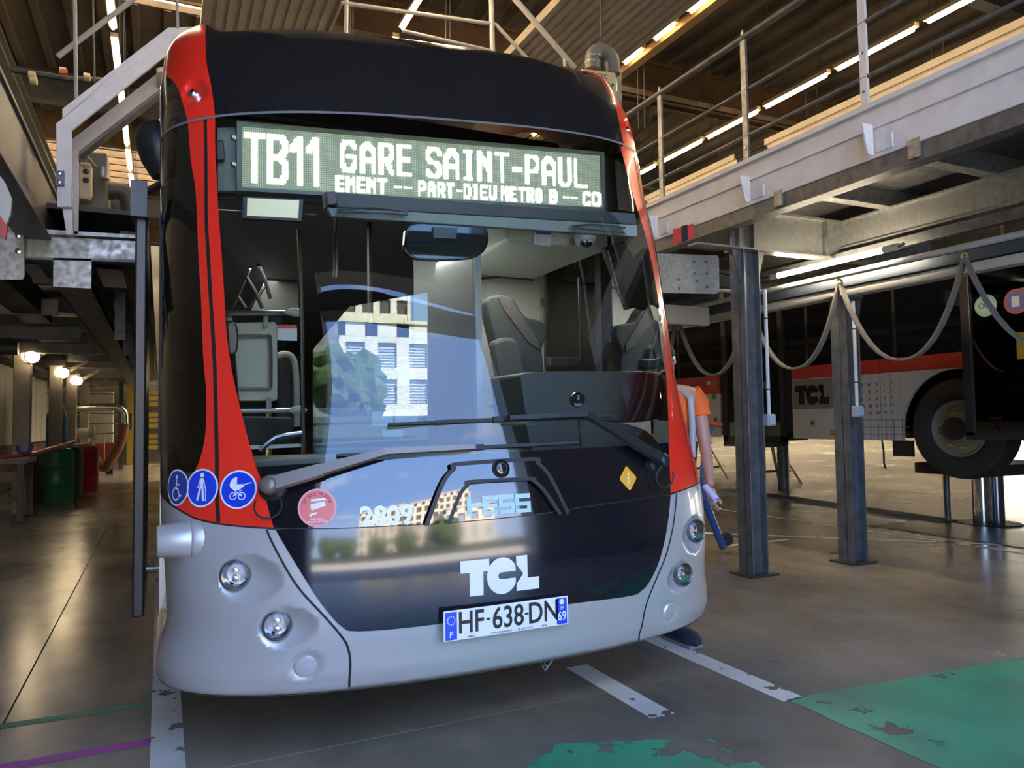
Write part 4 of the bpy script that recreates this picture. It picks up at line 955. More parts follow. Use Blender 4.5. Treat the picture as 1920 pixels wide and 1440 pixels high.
for rr_, nn_ in ((0, 1), (.016, 6), (.032, 12)):
    for i in range(nn_):
        t = 2*math.pi*i/nn_; mb.lathe((c[0]+rr_*math.cos(t), 4.094, c[2]+rr_*math.sin(t)), (0, -1, 0), [(.0055, -.005), (.0055, .001), (0, .0015)], 8)
mb.build('speech_holes', rubber, sp)
part([(587, 655), (655, 575), (802, 548), (802, 862), (587, 862)], 3.72, .006, 'cab_screen', glassmat('screen_glass', (.8, .87, .9), 1.8), label='clear protective glass screen of the cab')

# ================================================================== RIGHT PLATFORM
pf = thing('service_platform', 'high steel service platform with white kerb and railing to the right of the bus', 'platform', (5, 5, 0))
def P5(mb, name, m, **k): return mb.build(name, m, pf, **k)
P5(MB().box(4.20, 4.26, 1.2, 16, 2.97, 3.33).box(4.26, 4.34, 1.2, 16, 3.27, 3.33), 'kerb_beam', whitesteel, bev=.006, label='white painted edge beam')
P5(MB().box(4.185, 4.20, 1.2, 16, 3.16, 3.175).box(4.17, 4.20, 1.2, 16, 3.30, 3.335), 'kerb_lip', whitesteel)
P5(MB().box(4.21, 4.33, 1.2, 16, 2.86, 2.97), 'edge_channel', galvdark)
for i, yy in enumerate((2.15, 3.30, 4.42, 5.62, 6.8, 8)):
    P5(MB().prism([(0, 0), (.05, 0), (.05, .2), (-.05, .2)], (4.12, yy, 2.98), (1, 0, 0), (0, 0, 1), (0, 1, 0), .012).box(4.19, 4.2, yy-.12, yy, 3.0, 3.09), 'kerb_bracket', whitesteel)
    P5(MB().box(4.195, 4.21, yy-.30, yy-.22, 2.88, 3.0), 'clip_plate', galv)
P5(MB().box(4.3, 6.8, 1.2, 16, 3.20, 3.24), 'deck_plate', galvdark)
for i, yy in enumerate(np.arange(1.6, 16, .9)):
    P5(MB().box(4.33, 6.8, yy-.03, yy+.03, 3.06, 3.20).box(4.33, 6.8, yy-.05, yy+.05, 3.05, 3.065), 'floor_joist', galv)
for xx, zt in ((5.60, 3.16), (4.40, 3.05)):
    if xx > 5: P5(MB().box(xx-.05, xx+.05, 1.2, 16, 2.80, 2.815).box(xx-.01, xx+.01, 1.2, 16, 2.815, 3.05).box(xx-.05, xx+.05, 1.2, 16, 3.04, 3.055), 'long_girder', galv)
for yy in (4.80, 9.8):
    P5(MB().box(3.9 if yy < 5 else 4.3, 6.8, yy-.06, yy+.06, 2.70, 2.715).box(4.3, 6.8, yy-.01, yy+.01, 2.715, 3.03).box(4.3, 6.8, yy-.06, yy+.06, 3.03, 3.05), 'cross_girder', galv)
    for xx in (4.34, 4.50, 5.35): P5(MB().box(xx-.006, xx+.006, yy-.06, yy, 2.715, 3.03), 'stiffener', galvdark)
# railing
for i, yy in enumerate((1.2, 2.33, 3.45, 4.58, 5.71, 6.84, 7.97, 9.1)):
    w = (.04, .012)
    o = P5(MB().prism([(-.028, 0), (.028, 0), (.028, 1.10), (0, 1.17), (-.028, 1.10)], (4.285, yy, 3.30), (0, 1, 0), (0, 0, 1), (1, 0, 0), .022), 'railing_post', whitesteel if yy < 4 else galv)
    for dz in (.18, .45):
        MB().lathe((4.285, yy, 3.3+dz), (-1, 0, 0), [(.011, 0), (.011, .006), (0, .008)], 8).build('bolt', steel, o)
P5(MB().tube([(4.30, 1, 4.40), (4.30, 12, 4.40)], .028, 12), 'handrail', galvdark, smooth=True)
for z in (3.96, 3.58): P5(MB().tube([(4.30, 1, z), (4.30, 12, z)], .016, 10), 'mid_rail', galvdark, smooth=True)
# red and black hazard plate
o = quadbox([(1263, 430), (1300, 419), (1302, 446), (1264, 458)], 4.5, .01).build('hazard_plate', mat('hazard_red', (.55, .04, .025), .45), pf, label='small plate with red and black stripes')
quadbox([(1278, 424), (1289, 421), (1290, 450), (1279, 454)], 4.495, .004).build('black_stripe', mat('hazard_black', (.01, .01, .01), .5), o)
# galvanised web plate with bolts
pl2 = quadbox([(1230, 475), (1345, 479), (1348, 484), (1349, 545), (1344, 551), (1236, 549)], 4.95, .012).build('web_plate', mat('spangled_zinc', (.42, .41, .38), .45, .6, noise=.3, nscale=45), pf, label='flat zinc plate with bolt heads')
for q in ((1301, 491), (1324, 491), (1302, 513), (1325, 513), (1272, 524), (1306, 527), (1325, 538), (1273, 541)):
    MB().lathe(at(*q, Y=4.95), (0, -1, 0), [(.012, 0), (.012, .008), (0, .010)], 6).build('bolt', galvdark, pl2)
# steel posts
def post(x, y, h, label):
    r = thing('steel_post', label, 'post', (x, y, 0), 'steel posts of the right platform')
    W2 = .085
    MB().box(x-W2, x+W2, y-W2, y-W2+.012, 0, h).box(x-W2, x+W2, y+W2-.012, y+W2, 0, h).box(x-.006, x+.006, y-W2, y+W2, 0, h).build('column', r and mat('post_steel', (.22, .23, .24), .42, .65, noise=.3, nscale=9), r, bev=.003) if 0 else \
    MB().box(x-W2, x-W2+.012, y-W2, y+W2, 0, h).box(x+W2-.012, x+W2, y-W2, y+W2, 0, h).box(x-W2, x+W2, y-.02, y-.008, 0, h).build('column', mat('post_steel', (.20, .21, .22), .42, .6, noise=.35, nscale=9, ncol=(.12, .125, .13)), r, bev=.003)
    MB().box(x-.15, x+.15, y-.13, y+.13, .0, .015).build('base_plate', mat('base_plate', (.05, .05, .05), .5, .3), r)
    MB().box(x-.13, x+.13, y-.1, y+.1, h-.012, h).build('cap_plate', galv, r)
    for s_ in (-1, 1): MB().prism([(0, 0), (s_*.09, .0), (0, -.3)], (x+s_*W2, y-.05, h-.012), (1, 0, 0), (0, 0, 1), (0, 1, 0), .01).build('gusset', galvdark, r)
    return r
p1 = post(4.44, 4.80, 2.70, 'nearer grey steel post standing right behind the front bus')
p2 = post(5.56, 4.77, 2.36, 'grey steel post on a square base plate before the TCL lettering')
def conduit(x, y, z0, z1, label):
    r = thing('switch_box', label, 'switch', (x, y, z0), 'grey switch boxes with white conduits')
    MB().box(x-.045, x+.045, y-.035, y+.03, z0, z0+.10).build('box_body', mat('switch_grey', (.33, .36, .41), .4), r, bev=.012)
    MB().box(x-.033, x+.033, y-.042, y-.034, z0+.013, z0+.087).build('box_lid', mat('switch_lid', (.40, .43, .48), .4), r, bev=.003)
    MB().tube([(x, y, z0+.10), (x, y, z1)], .015, 12).build('conduit', mat('conduit_white', (.62, .62, .60), .4), r, smooth=True)
    for z in (z0+.30, z1-.25): MB().tube([(x, y, z), (x, y, z+.012)], .018, 12).build('conduit_clip', darksteel, r)
conduit(4.56, 4.70, 1.22, 2.36, 'grey switch box under a white conduit on the nearer steel post')
conduit(5.50, 4.62, 1.28, 2.30, 'grey switch box under a white conduit on the post before the lifted bus')
# platform tube light
r = thing('platform_lamp', 'bright tube lamp fixed under the right platform', 'lamp', (5.2, 4.5, 2.6))
MB().tube([(5.2, 4.05, 2.61), (5.2, 5.2, 2.61)], .024, 14).build('light_tube', mat('bright_tube', (1, 1, 1), .5, emit=26, ecol=(1, .84, .60)), r, smooth=True)
for a, b in ((3.93, 4.06), (5.18, 5.27)): MB().tube([(5.2, a, 2.61), (5.2, b, 2.61)], .027, 14).build('end_cap', mat('cap_white', (.55, .53, .48), .4), r, smooth=True)
MB().tube([(5.2, 3.93, 2.61), (5.2, 3.88, 2.62)], .014, 10).build('cable_gland', galv, r, smooth=True)
MB().tube(crv([(5.2, 5.27, 2.61), (5.1, 5.6, 2.66), (4.9, 5.9, 2.85), (5.1, 5.4, 3.0)], 5), .008, 6).build('cable', rubber, r, smooth=True)
# long rails that carry the hose loops
def longrail(mb, m, label, g='rails running under the right platform'): return tag(mb.build('support_rail', m), label, 'rail', g)
longrail(MB().box(5.44, 5.50, 1.2, 12, 2.66, 2.74), galvdark, 'slotted tray above the platform tube lamp')
longrail(MB().tube([(5.30, 1.2, 2.515), (5.30, 14, 2.515)], .025, 10), mat('pipe_white', (.45, .44, .42), .45), 'pale pipe running just over the hose hooks')
longrail(MB().box(5.46, 5.52, 1.2, 14, 2.44, 2.52), mat('rail_blue', (.09, .11, .14), .4, .4), 'dark blue grey rail behind the hose hooks')
longrail(MB().box(5.50, 5.62, 1.2, 14, 2.36, 2.43), mat('rail_cream', (.50, .47, .40), .5), 'cream channel above the windows of the lifted bus')
longrail(MB().tube([(3.9, 5.2, 2.42), (4.9, 5.2, 2.44)], .018, 8), galv, 'thin pipe below the flat zinc plate')
for i, (yy, x0, x1) in enumerate(((5.9, 4.3, 6.8), (7.4, 4.3, 6.8), (9.0, 4.3, 6.8))):
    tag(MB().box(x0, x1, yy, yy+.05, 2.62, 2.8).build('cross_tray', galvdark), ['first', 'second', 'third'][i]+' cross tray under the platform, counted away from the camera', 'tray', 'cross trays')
tag(MB().box(4.8, 5.4, 6.4, 6.5, 2.3, 2.5).build('duct_plate', mat('cream_plate', (.42, .40, .34), .5)), 'cream cover plates in the shade under the platform', 'plate')
# hanging hose loops
hz_ = mat('hose_grey', (.16, .145, .125), .55)
HK = [(2.40, 2.445), (3.50, 2.445), (4.62, 2.45), (5.74, 2.46), (6.89, 2.47), (8.0, 2.47)]
names = ['at the far right edge of the photo', 'before the lifted bus wheel arch', 'between the two steel posts', 'left of the nearer post', 'deepest, far behind the nearer post']
for i in range(5):
    y0, z0 = HK[i]; y1, z1 = HK[i+1]; pts = []
    for k in range(17):
        t = k/16; u = 2*t-1; pts.append((5.34+.03*math.sin(3*t), y0+(y1-y0)*t, z0+(z1-z0)*t-.71*(1-abs(u)**2.3)))
    r = thing('hose_loop', 'flat grey hanging hose loop '+names[i], 'hose', (5.34, y0, z0), 'hanging hose loops')
    mb = MB()
    for a, b in zip(pts[:-1], pts[1:]): mb.bar(a, b, .052, .016, (1, 0, 0))
    mb2 = MB(); k = len(pts); L_ = []
    for j, p in enumerate(pts):
        d = Vector(pts[min(j+1, k-1)])-Vector(pts[max(j-1, 0)]); d.normalize(); n = Vector((1, 0, 0)).cross(d).normalized(); w = Vector((1, 0, 0)).lerp(Vector((0, 0, 0)), .0)
        for sx, sn in ((-1, -1), (1, -1), (1, 1), (-1, 1)): L_.append(Vector(p)+w*.026*sx+n*.009*sn)
    mb2.add(L_, [(4*j+q_, 4*j+(q_+1) % 4, 4*j+4+(q_+1) % 4, 4*j+4+q_) for j in range(k-1) for q_ in range(4)])
    mb2.build('hose', hz_, r, smooth=True)
    MB().tube([(5.34+.035*math.cos(t), y0, z0+.0+.035*math.sin(t)) for t in np.linspace(-.3, 3.4, 8)], .009, 6).build('hook', mat('hook_yellow', (.35, .33, .08), .4), r)

# ================================================================== LIFTED BUS AT RIGHT
b2 = thing('lifted_bus', 'white and red bus with dark windows raised on a lift at the right', 'bus', (9, 7, 0))
def B2(mb, name, m, **k): return mb.build(name, m, b2, **k)
XB = 7.7; cream = mat('bus_cream', (.52, .48, .42), .4, coat=.2); redb = mat('bus_red', (.42, .035, .02), .4, coat=.3); win = mat('bus_dark_glass', (.008, .008, .009), .05, coat=.6)
def side(mb, y0, y1, z0, z1, x=XB, t=.04): return mb.box(x, x+t, y0, y1, z0, z1)
# side panels, one by one, thin dark joints between them
def archpanel(y0, y1, z0, z1, cy, cz, r, m, name):
    """side panel with a wheel arch cut out"""
    bm = bmesh.new(); pts = [(y0, z1), (y0, z0)]
    import itertools
    A = [(cy+r*math.cos(t), cz+r*math.sin(t)) for t in np.linspace(0, math.pi, 25)]
    L_ = [(y0, z0), (cy-r, z0)]+[(cy-r*math.cos(t), max(z0, cz+r*math.sin(t))) for t in np.linspace(0, math.pi, 25)]+[(cy+r, z0), (y1, z0), (y1, z1), (y0, z1)]
    return MB().prism(L_, (XB, 0, 0), (0, 1, 0), (0, 0, 1), (1, 0, 0), .04).build(name, m, b2)
archpanel(3.9, 6.0, 1.0, 1.79, 5.20, 1.12, .66, cream, 'side_panel')
archpanel(3.9, 6.0, 1.795, 1.955, 5.20, 1.12, .62, redb, 'red_band')
for y0, y1 in ((6.01, 6.13), (6.14, 7.50)):
    B2(side(MB(), y0, y1, 1.0, 1.79), 'side_panel', cream); B2(side(MB(), y0, y1, 1.795, 1.955), 'red_band', redb)
B2(side(MB(), 8.95, 9.9, 1.0, 1.66), 'side_panel', cream); B2(side(MB(), 9.91, 14, 1.0, 1.66), 'side_panel', cream)
B2(side(MB(), 8.95, 9.9, 1.66, 1.94), 'red_band', redb); B2(side(MB(), 9.91, 14, 1.66, 1.94), 'red_band', redb)
# grey faded logo field and logo
B2(MB().box(XB-.003, XB, 6.80, 7.49, 1.39, 1.78), 'logo_field', mat('field_grey', (.20, .18, .155), .5))
mb = MB(); flat_polys(mb, logo_polys(), (XB-.006, 7.44, 1.45), (0, -.56/1080, 0), (0, 0, .62/1080)); mb.build('logo', mat('logo_black', (.006, .006, .007), .4), b2, label='black logo of three letters reading TCL')
mb = MB()
for i in range(9):
    for j in range(8):
        w = .075*(1-i/11); yy = 6.72-i*.105; zz = 1.68-j*.085; jw = w*(.5+.5*random.random())*(.8 if j < 3 else 1)
        if j < 5: mb.box(XB-.003, XB-.0005, yy-jw, yy, zz-w*.8, zz)
        else: mb.box(XB-.003, XB-.0005, yy-.02, yy-.012, zz-.085, zz).box(XB-.003, XB-.0005, yy-.1, yy, zz-.02, zz-.012)
mb.build('fading_squares', mat('field_grey', (.2, .2, .2)), b2, label='pattern of fading grey squares', kind='stuff')
# windows
for y0, y1 in ((3.3, 4.62), (4.66, 5.9), (5.94, 7.2), (7.24, 7.62), (8.85, 9.9), (9.95, 14)): B2(side(MB(), y0, y1, 1.96, 3.3, t=.03), 'window', win)
for yy in (4.64, 5.92, 7.22, 9.92): B2(side(MB(), yy-.02, yy+.02, 1.96, 3.3, x=XB-.004, t=.03), 'window_gap', rubber)
B2(MB().box(XB, XB+2.5, 3.3, 14, 3.3, 3.75), 'roof', darksteel); B2(MB().box(XB+.3, XB+2.45, 3.3, 14, 1.02, 1.1), 'underfloor', darksteel)
B2(MB().box(XB+2.45, XB+2.5, 3.3, 14, 1.0, 3.3), 'far_side', darksteel); B2(MB().box(XB+.04, XB+2.5, 3.28, 3.32, 1.0, 3.3), 'front_end', win)
B2(MB().box(XB+.04, XB+.1, 6.0, 14, 1.1, 3.3), 'inner_wall', darksteel)
B2(MB().box(XB+.36, XB+.9, 4.4, 5.9, 1.05, 1.9), 'wheel_housing', mat('black_void', (.004, .004, .004)))
B2(side(MB(), 5.75, 6.0, .82, 1.0), 'mud_flap', rubber)
# middle double door
dd = B2(side(MB(), 7.62, 7.70, .95, 3.3, x=XB-.03, t=.06), 'door_frame', rubber)
B2(side(MB(), 8.75, 8.85, .95, 3.3, x=XB-.03, t=.06).box(XB-.03, XB+.03, 7.62, 8.85, .92, 1.02), 'door_frame', rubber)
for y0, y1 in ((7.71, 8.22), (8.24, 8.75)): B2(side(MB(), y0, y1, 1.03, 3.28, x=XB-.01), 'middle_door', win)
for yy in (8.55, 8.32, 7.95):
    o = B2(MB().lathe((XB-.012, yy, 1.74), (-1, 0, 0), [(.07, 0), (.07, .002), (0, .003)], 20), 'door_sticker', mat('sticker_dim', (.09, .11, .15), .5))
    flat = MB(); flat_polys(flat, capsule2d([[(0, .03), (0, -.005), (.02, -.03)], arcp(0, -.015, .02, 100, 350, 8)], .007), (XB-.018, yy, 1.74), (0, -1, 0), (0, 0, 1)); flat.build('icon', mat('icon_dim', (.25, .27, .3), .5), o)
B2(MB().box(XB-.25, XB+.1, 7.75, 8.6, .88, .94).box(XB-.2, XB, 8.1, 8.2, .7, .9), 'boarding_ramp', darksteel)
# round badges
def badge(yy, z, r, m, n='round_badge', c2=None):
    o = B2(MB().lathe((XB, yy, z), (-1, 0, 0), [(r, 0), (r, .008), (r*.6, .012), (0, .012)], 20), n, m)
    if c2: MB().lathe((XB-.012, yy, z), (-1, 0, 0), [(r*.55, 0), (r*.5, .004), (0, .005)], 16).build('badge_centre', c2, o)
yb = mat('badge_gold', (.45, .32, .08), .4)
for yy, z in ((7.16, 1.21), (9.05, 1.27), (8.93+.12, 1.83), (4.67, 1.78)): badge(yy, z, .04, yb, c2=mat('badge_brown', (.12, .07, .03), .4))
badge(9.0-.12+.3, 1.83, .035, mat('badge_white', (.6, .55, .5), .4))
B2(MB().box(XB-.004, XB, 9.03, 9.12, 1.58, 1.66).box(XB-.004, XB, 4.60, 4.72, 1.62, 1.73), 'green_sticker', mat('sticker_green', (.03, .22, .07), .4))
B2(MB().box(XB-.012, XB, 4.80, 4.95, 1.66, 1.72), 'side_marker', chrome, bev=.004); B2(MB().box(XB-.01, XB, 6.78, 6.88, 1.05, 1.12), 'amber_reflector', mat('amber', (.6, .22, .02), .3))
B2(MB().tube([(XB+.1, 6.22, 1.0), (XB+.1, 6.20, .85), (XB+.12, 6.22, .72), (XB+.1, 6.18, .66)], .012, 6), 'drain_hose', rubber)
# wheel
wc = (XB+.02, 5.22, 1.14)
w = MB().lathe(wc, (-1, 0, 0), [(.30, -.02), (.36, .02), (.47, .03), (.525, .0), (.54, -.05), (.54, -.22), (.50, -.28), (.3, -.28)], 56).build('front_wheel', mat('tyre', (.030, .026, .022), .75), b2, smooth=True)
MB().lathe(wc, (-1, 0, 0), [(.31, -.02), (.30, .0), (.285, -.02), (.26, -.06), (.20, -.05), (.17, .0), (.145, .01), (.14, .05), (.10, .06), (0, .06)], 40).build('rim', mat('rim_grey', (.33, .31, .27), .5, .3), w, smooth=True)
for i in range(10):
    t = 2*math.pi*i/10+.2; c = Vector((wc[0], wc[1]+.205*math.cos(t), wc[2]+.205*math.sin(t)))
    MB().lathe(c, (-1, 0, 0), [(.022, -.05), (.020, .0), (.012, .012), (0, .014)], 8).build('nut_cap', mat('nut_yellow', (.42, .48, .05), .45), w, smooth=True)
MB().lathe(wc, (-1, 0, 0), [(.13, .02), (.125, .08), (.09, .095), (0, .095)], 30).build('hub', darksteel, w, smooth=True)
# open front door leaf standing off the side
fr = thing('open_bus_door', 'black framed open door leaf with round stickers at the right edge of the photo', 'door', (7.0, 4.3, 1.08))
mb = MB().box(6.98, 7.03, 4.55, 4.65, 1.08, 2.92).box(6.98, 7.03, 3.2, 4.65, 1.05, 1.13).box(6.98, 7.03, 3.2, 3.28, 1.08, 2.92).box(6.98, 7.03, 3.2, 4.65, 2.86, 2.94)
mb.build('door_frame', mat('door_frame_black', (.025, .02, .018), .35), fr, bev=.01)
MB().box(7.0, 7.01, 3.28, 4.55, 1.13, 2.88).build('door_glass', glassmat('door_leaf_glass', (.16, .15, .13), 1.6), fr)
mb = MB().box(7.01, XB, 4.55, 4.58, 1.4, 1.44).box(7.01, XB, 4.55, 4.58, 2.6, 2.64); mb.build('door_arm', darksteel, fr)
def stick(px, py, r, m1, m2, name):
    c = at(px, py, X=6.995); o = MB().lathe((6.995, c[1], c[2]), (-1, 0, 0), [(r, 0), (r*.99, .003), (0, .004)], 28).build(name, m1, fr)
    MB().lathe((6.990, c[1], c[2]), (-1, 0, 0), [(r*.80, 0), (r*.78, .002), (0, .003)], 28).build('sticker_face', m2, o); return c, o
c, o = stick(1848, 573, .105, mat('mint_vinyl', (.28, .40, .30), .5), mat('mint_face', (.34, .46, .36), .5), 'green_round_sticker')
mb = MB(); flat_polys(mb, ring(.018, .028, 16, .02, 0)+ring(.018, .028, 16, -.035, 0), (6.984, c[1], c[2]), (0, -1, 0), (0, 0, 1)); mb.build('sticker_mark', mat('mark_dark', (.06, .14, .12), .5), o)
c, o = stick(1906, 565, .115, mat('red_vinyl_dim', (.35, .05, .05), .5), mat('purple_face', (.10, .08, .22), .5), 'red_round_sticker')
MB().box(6.980, 6.985, c[1]-.035, c[1]+.035, c[2]-.05, c[2]+.045).build('sticker_mark', mat('mark_white', (.5, .5, .5), .5), o)
MB().box(6.99, 6.995, 4.05, 4.14, 1.78, 2.02).build('yellow_label', mat('label_yellow', (.5, .3, .03), .5), fr)
# lift rams
lf = thing('bus_lift', 'chrome hydraulic ram of the lift under the raised bus wheel', 'lift', (8.9, 5.7, 0))
MB().tube([(8.75, 5.66, 0), (8.75, 5.66, .62)], .10, 28).build('main_ram', chrome, lf, smooth=True)
MB().tube([(8.93, 5.60, 0), (8.93, 5.60, .62)], .08, 28).build('main_ram', mat('ram_dark', (.25, .25, .27), .15, .9), lf, smooth=True)
MB().tube([(8.62, 6.0, 0), (8.62, 6.0, .62)], .035, 16).build('guide_ram', galvdark, lf, smooth=True)
MB().box(8.2, 9.5, 5.2, 6.1, .60, .72).build('lift_saddle', darksteel, lf); MB().lathe((8.84, 5.64, .004), (0, 0, 1), [(.34, 0), (.32, .01), (0, .011)], 30).build('floor_plate', darksteel, lf)
# second ram further back and trestles
lf2 = thing('rear_lift_column', 'grey lift column under the rear part of the raised bus', 'lift', (10.4, 11.6, 0))
MB().tube([(9.9, 9.9, 0), (9.9, 9.9, .9)], .1, 20).build('ram', galvdark, lf2, smooth=True); MB().box(9.6, 10.2, 9.6, 10.2, .88, 1.0).build('lift_saddle', darksteel, lf2)
def trestle(cx, cy, label, h=.62, w=.75):
    r = thing('trestle', label, 'trestle', (cx, cy, 0), 'white support trestles under the lifted bus'); mt = mat('trestle_cream', (.50, .48, .40), .5)
    for sx in (-1, 1):
        for sy in (-1, 1): MB().bar((cx+sx*.12*w, cy+sy*.06, h), (cx+sx*.38*w, cy+sy*.28, .0), .06, .03).build('leg', mt, r)
    MB().box(cx-.22, cx+.22, cy-.1, cy+.1, h, h+.05).build('head_plate', mt, r); MB().box(cx-.25*w, cx+.25*w, cy-.22, cy-.19, .24, .28).build('brace', darksteel, r)
trestle(10.6, 11.0, 'cream trestle with spread legs on the floor right of the nearer steel post', .75, 1.5)
trestle(10.3, 12.6, 'cream trestle standing close behind the nearer steel post', .75, 1.2)
# clutter below the bus: bin and low trolley
tag(MB().box(8.6, 9.1, 13.3, 13.7, 0, .6).build('blue_crate', mat('crate_blue', (.02, .035, .16), .5), bev=.02), 'dark blue crate in the shade under the lifted bus', 'crate')
r = thing('yellow_trolley', 'low trolley with yellow post under the rear of the lifted bus', 'trolley', (9.3, 13, 0))
MB().box(9.2, 9.9, 12.9, 13.3, .06, .12).build('platform', darksteel, r, bev=.01); MB().tube([(9.3, 13.1, .1), (9.3, 13.1, .8), (9.6, 13.1, .85)], .03, 8).build('post', mat('trolley_yellow', (.30, .24, .04), .5), r)
MB().tube(crv([(9.7, 13.1, .3), (9.95, 13.1, .7), (10.1, 13.1, .5), (10.0, 13.1, .2)], 4), .015, 6).build('hose', rubber, r)

# ================================================================== PERSON AND TROLLEY BEHIND THE BUS CORNER
def skin(name, verts, edges, radii, m, parent, root_i=0, lvl=2):
    me = bpy.data.meshes.new(name); me.from_pydata([tuple(map(float, v)) for v in verts], edges, []); o = bpy.data.objects.new(name, me); COL.objects.link(o)
    o.modifiers.new('skin', 'SKIN'); me.skin_vertices.new() if not me.skin_vertices else None
    for i, v in enumerate(me.skin_vertices[0].data):
        r = radii[i]; v.radius = (r, r) if not isinstance(r, tuple) else r; v.use_root = (i == root_i)
    sb = o.modifiers.new('sub', 'SUBSURF'); sb.levels = lvl; sb.render_levels = lvl
    dg = bpy.context.evaluated_depsgraph_get(); dg.update(); nm = bpy.data.meshes.new_from_object(o.evaluated_get(dg)); o.modifiers.clear(); o.data = nm; nm.name = name
    nm.materials.clear(); nm.materials.append(m); nm.polygons.foreach_set('use_smooth', [True]*len(nm.polygons))
    if parent:
        o.parent = parent
        if parent.type == 'EMPTY': o.matrix_parent_inverse = Matrix.Translation(-parent.location)
    return o
PXc, PYc = 2.86, 3.86
person = thing('person', 'person in orange reflective vest and dark trousers standing behind the bus corner, holding rolled paper', 'person', (PXc, PYc, 0))
sk = mat('skin_tone', (.50, .27, .19), .5); tro = mat('navy_trousers', (.022, .024, .05), .8, bump=.3, bscale=30)
H = lambda x, y, z: (PXc+x, PYc+y, z)
hand = at(1334, 925, Y=3.62); elb = at(1322, 835, Y=3.80); sho = at(1306, 742, Y=3.86)
# one continuous body
V = [H(-.02, 0, .93), H(-.02, .01, 1.12), H(-.03, .0, 1.32), H(-.03, -.01, 1.45), H(-.03, -.01, 1.50), H(-.03, -.04, 1.58), H(-.03, -.05, 1.68),
     H(-.13, -.01, .88), H(-.15, -.05, .50), H(-.15, .03, .09), H(.08, -.02, .88), H(-.02, -.16, .50), H(-.10, -.22, .09),
     tuple(sho), tuple(elb), tuple(hand+(elb-hand)*.12), H(-.23, .0, 1.42), H(-.30, .02, 1.16), H(-.30, -.18, 1.0)]
E_ = [(0, 1), (1, 2), (2, 3), (3, 4), (4, 5), (5, 6), (0, 7), (7, 8), (8, 9), (0, 10), (10, 11), (11, 12), (3, 13), (13, 14), (14, 15), (3, 16), (16, 17), (17, 18)]
Rr = [.14, .13, .15, .12, .055, .09, .085, .09, .065, .045, .09, .065, .045, .058, .042, .028, .06, .045, .03]
body = skin('body', V, E_, Rr, sk, person)
vest = mat('vest_orange', (.95, .16, .02), .7, emit=0., noise=.15, nscale=8); refl = mat('reflective_tape', (.40, .41, .43), .55)
# vest shell: lathe-like oval torso
def oval(rings, n=28):
    mb = MB(); k = 0
    for cx, cy, z, rx, ry in rings:
        for j in range(n):
            a = 2*math.pi*j/n; f = 1+.03*math.sin(5*a+z*9); mb.v.append((PXc+cx+rx*math.cos(a)*f, PYc+cy+ry*math.sin(a)*f, z))
    for i in range(len(rings)-1):
        for j in range(n): mb.f.append((i*n+j, i*n+(j+1) % n, (i+1)*n+(j+1) % n, (i+1)*n+j))
    return mb
oval([(-.02, 0, .84, .215, .165), (-.02, 0, .95, .21, .16), (-.02, 0, 1.1, .20, .155), (-.02, 0, 1.3, .225, .165), (-.02, 0, 1.42, .225, .14), (-.03, 0, 1.49, .13, .09)]).build('vest', vest, person, smooth=True)
for z in (1.02, 1.16): oval([(-.02, 0, z, .213, .167), (-.02, 0, z+.05, .212, .168)]).build('reflective_band', refl, person, smooth=True)
for sx in (-.13, .09):
    MB().tube([(PXc+sx, PYc-.172, 1.06), (PXc+sx, PYc-.178, 1.25), (PXc+sx*1.1, PYc-.158, 1.42), (PXc+sx, PYc-.03, 1.49)], [.02, .02, .02, .02], 8).build('reflective_band', refl, person, smooth=True)
oval([(.0, .0, .80, .19, .15), (.0, 0, .9, .19, .15), (.0, 0, 1.0, .18, .14)]).build('trouser_top', tro, person, smooth=True)
for k in ((7, 8, 9), (10, 11, 12)):
    MB().tube([V[k[0]], V[k[1]], V[k[2]]], [.115, .088, .078], 14).build('trouser_leg', tro, person, smooth=True)
MB().tube([tuple(sho+np.array([-.05, 0, .02])), tuple(sho+(elb-sho)*.15), tuple(sho+(elb-sho)*.42)], [.072, .072, .068], 14).build('sleeve', vest, person, smooth=True)
shoe = mat('work_shoe', (.022, .024, .040), .6)
for (x, y) in ((2.73, 3.56), (2.66, 3.86)):
    o = MB().lathe((x, y+.10, .05), (0, -1, 0), [(.0, -.05), (.045, -.03), (.05, .05), (.052, .15), (.045, .22), (.02, .26), (0, .262)], 18).build('shoe', shoe, person, smooth=True)
    MB().box(x-.048, x+.048, y-.14, y+.14, 0, .022).build('sole', mat('sole_grey', (.22, .22, .22), .6), o, bev=.01)
# head details
hx, hy, hz2 = PXc-.03, PYc-.05, 1.66
mb = MB()
for i in range(9):
    t = math.pi/2*i/8; mb.v += [(hx+.098*math.cos(t)*math.cos(a)*.9, hy+.02+.108*math.cos(t)*math.sin(a), hz2+.03+.10*math.sin(t)) for a in np.linspace(0, 2*math.pi, 21)[:-1]]
for i in range(8):
    for j in range(20): mb.f.append((i*20+j, i*20+(j+1) % 20, (i+1)*20+(j+1) % 20, (i+1)*20+j))
mb.build('hair', mat('hair_dark', (.03, .02, .015), .7), person, smooth=True)
MB().lathe((hx, hy-.09, hz2-.02), (0, -1, -.4), [(.02, -.01), (.014, .012), (0, .02)], 10).build('nose', sk, person, smooth=True)
for s_ in (-1, 1):
    MB().lathe((hx+s_*.03, hy-.083, hz2+.01), (0, -1, 0), [(.012, 0), (.006, .006), (0, .007)], 10).build('eye', mat('eye_white', (.7, .7, .7), .3), person, smooth=True)
    MB().lathe((hx+s_*.088, hy+.01, hz2-.005), (s_, 0, 0), [(.02, 0), (.024, .01), (.01, .016), (0, .014)], 12).build('ear', sk, person, smooth=True)
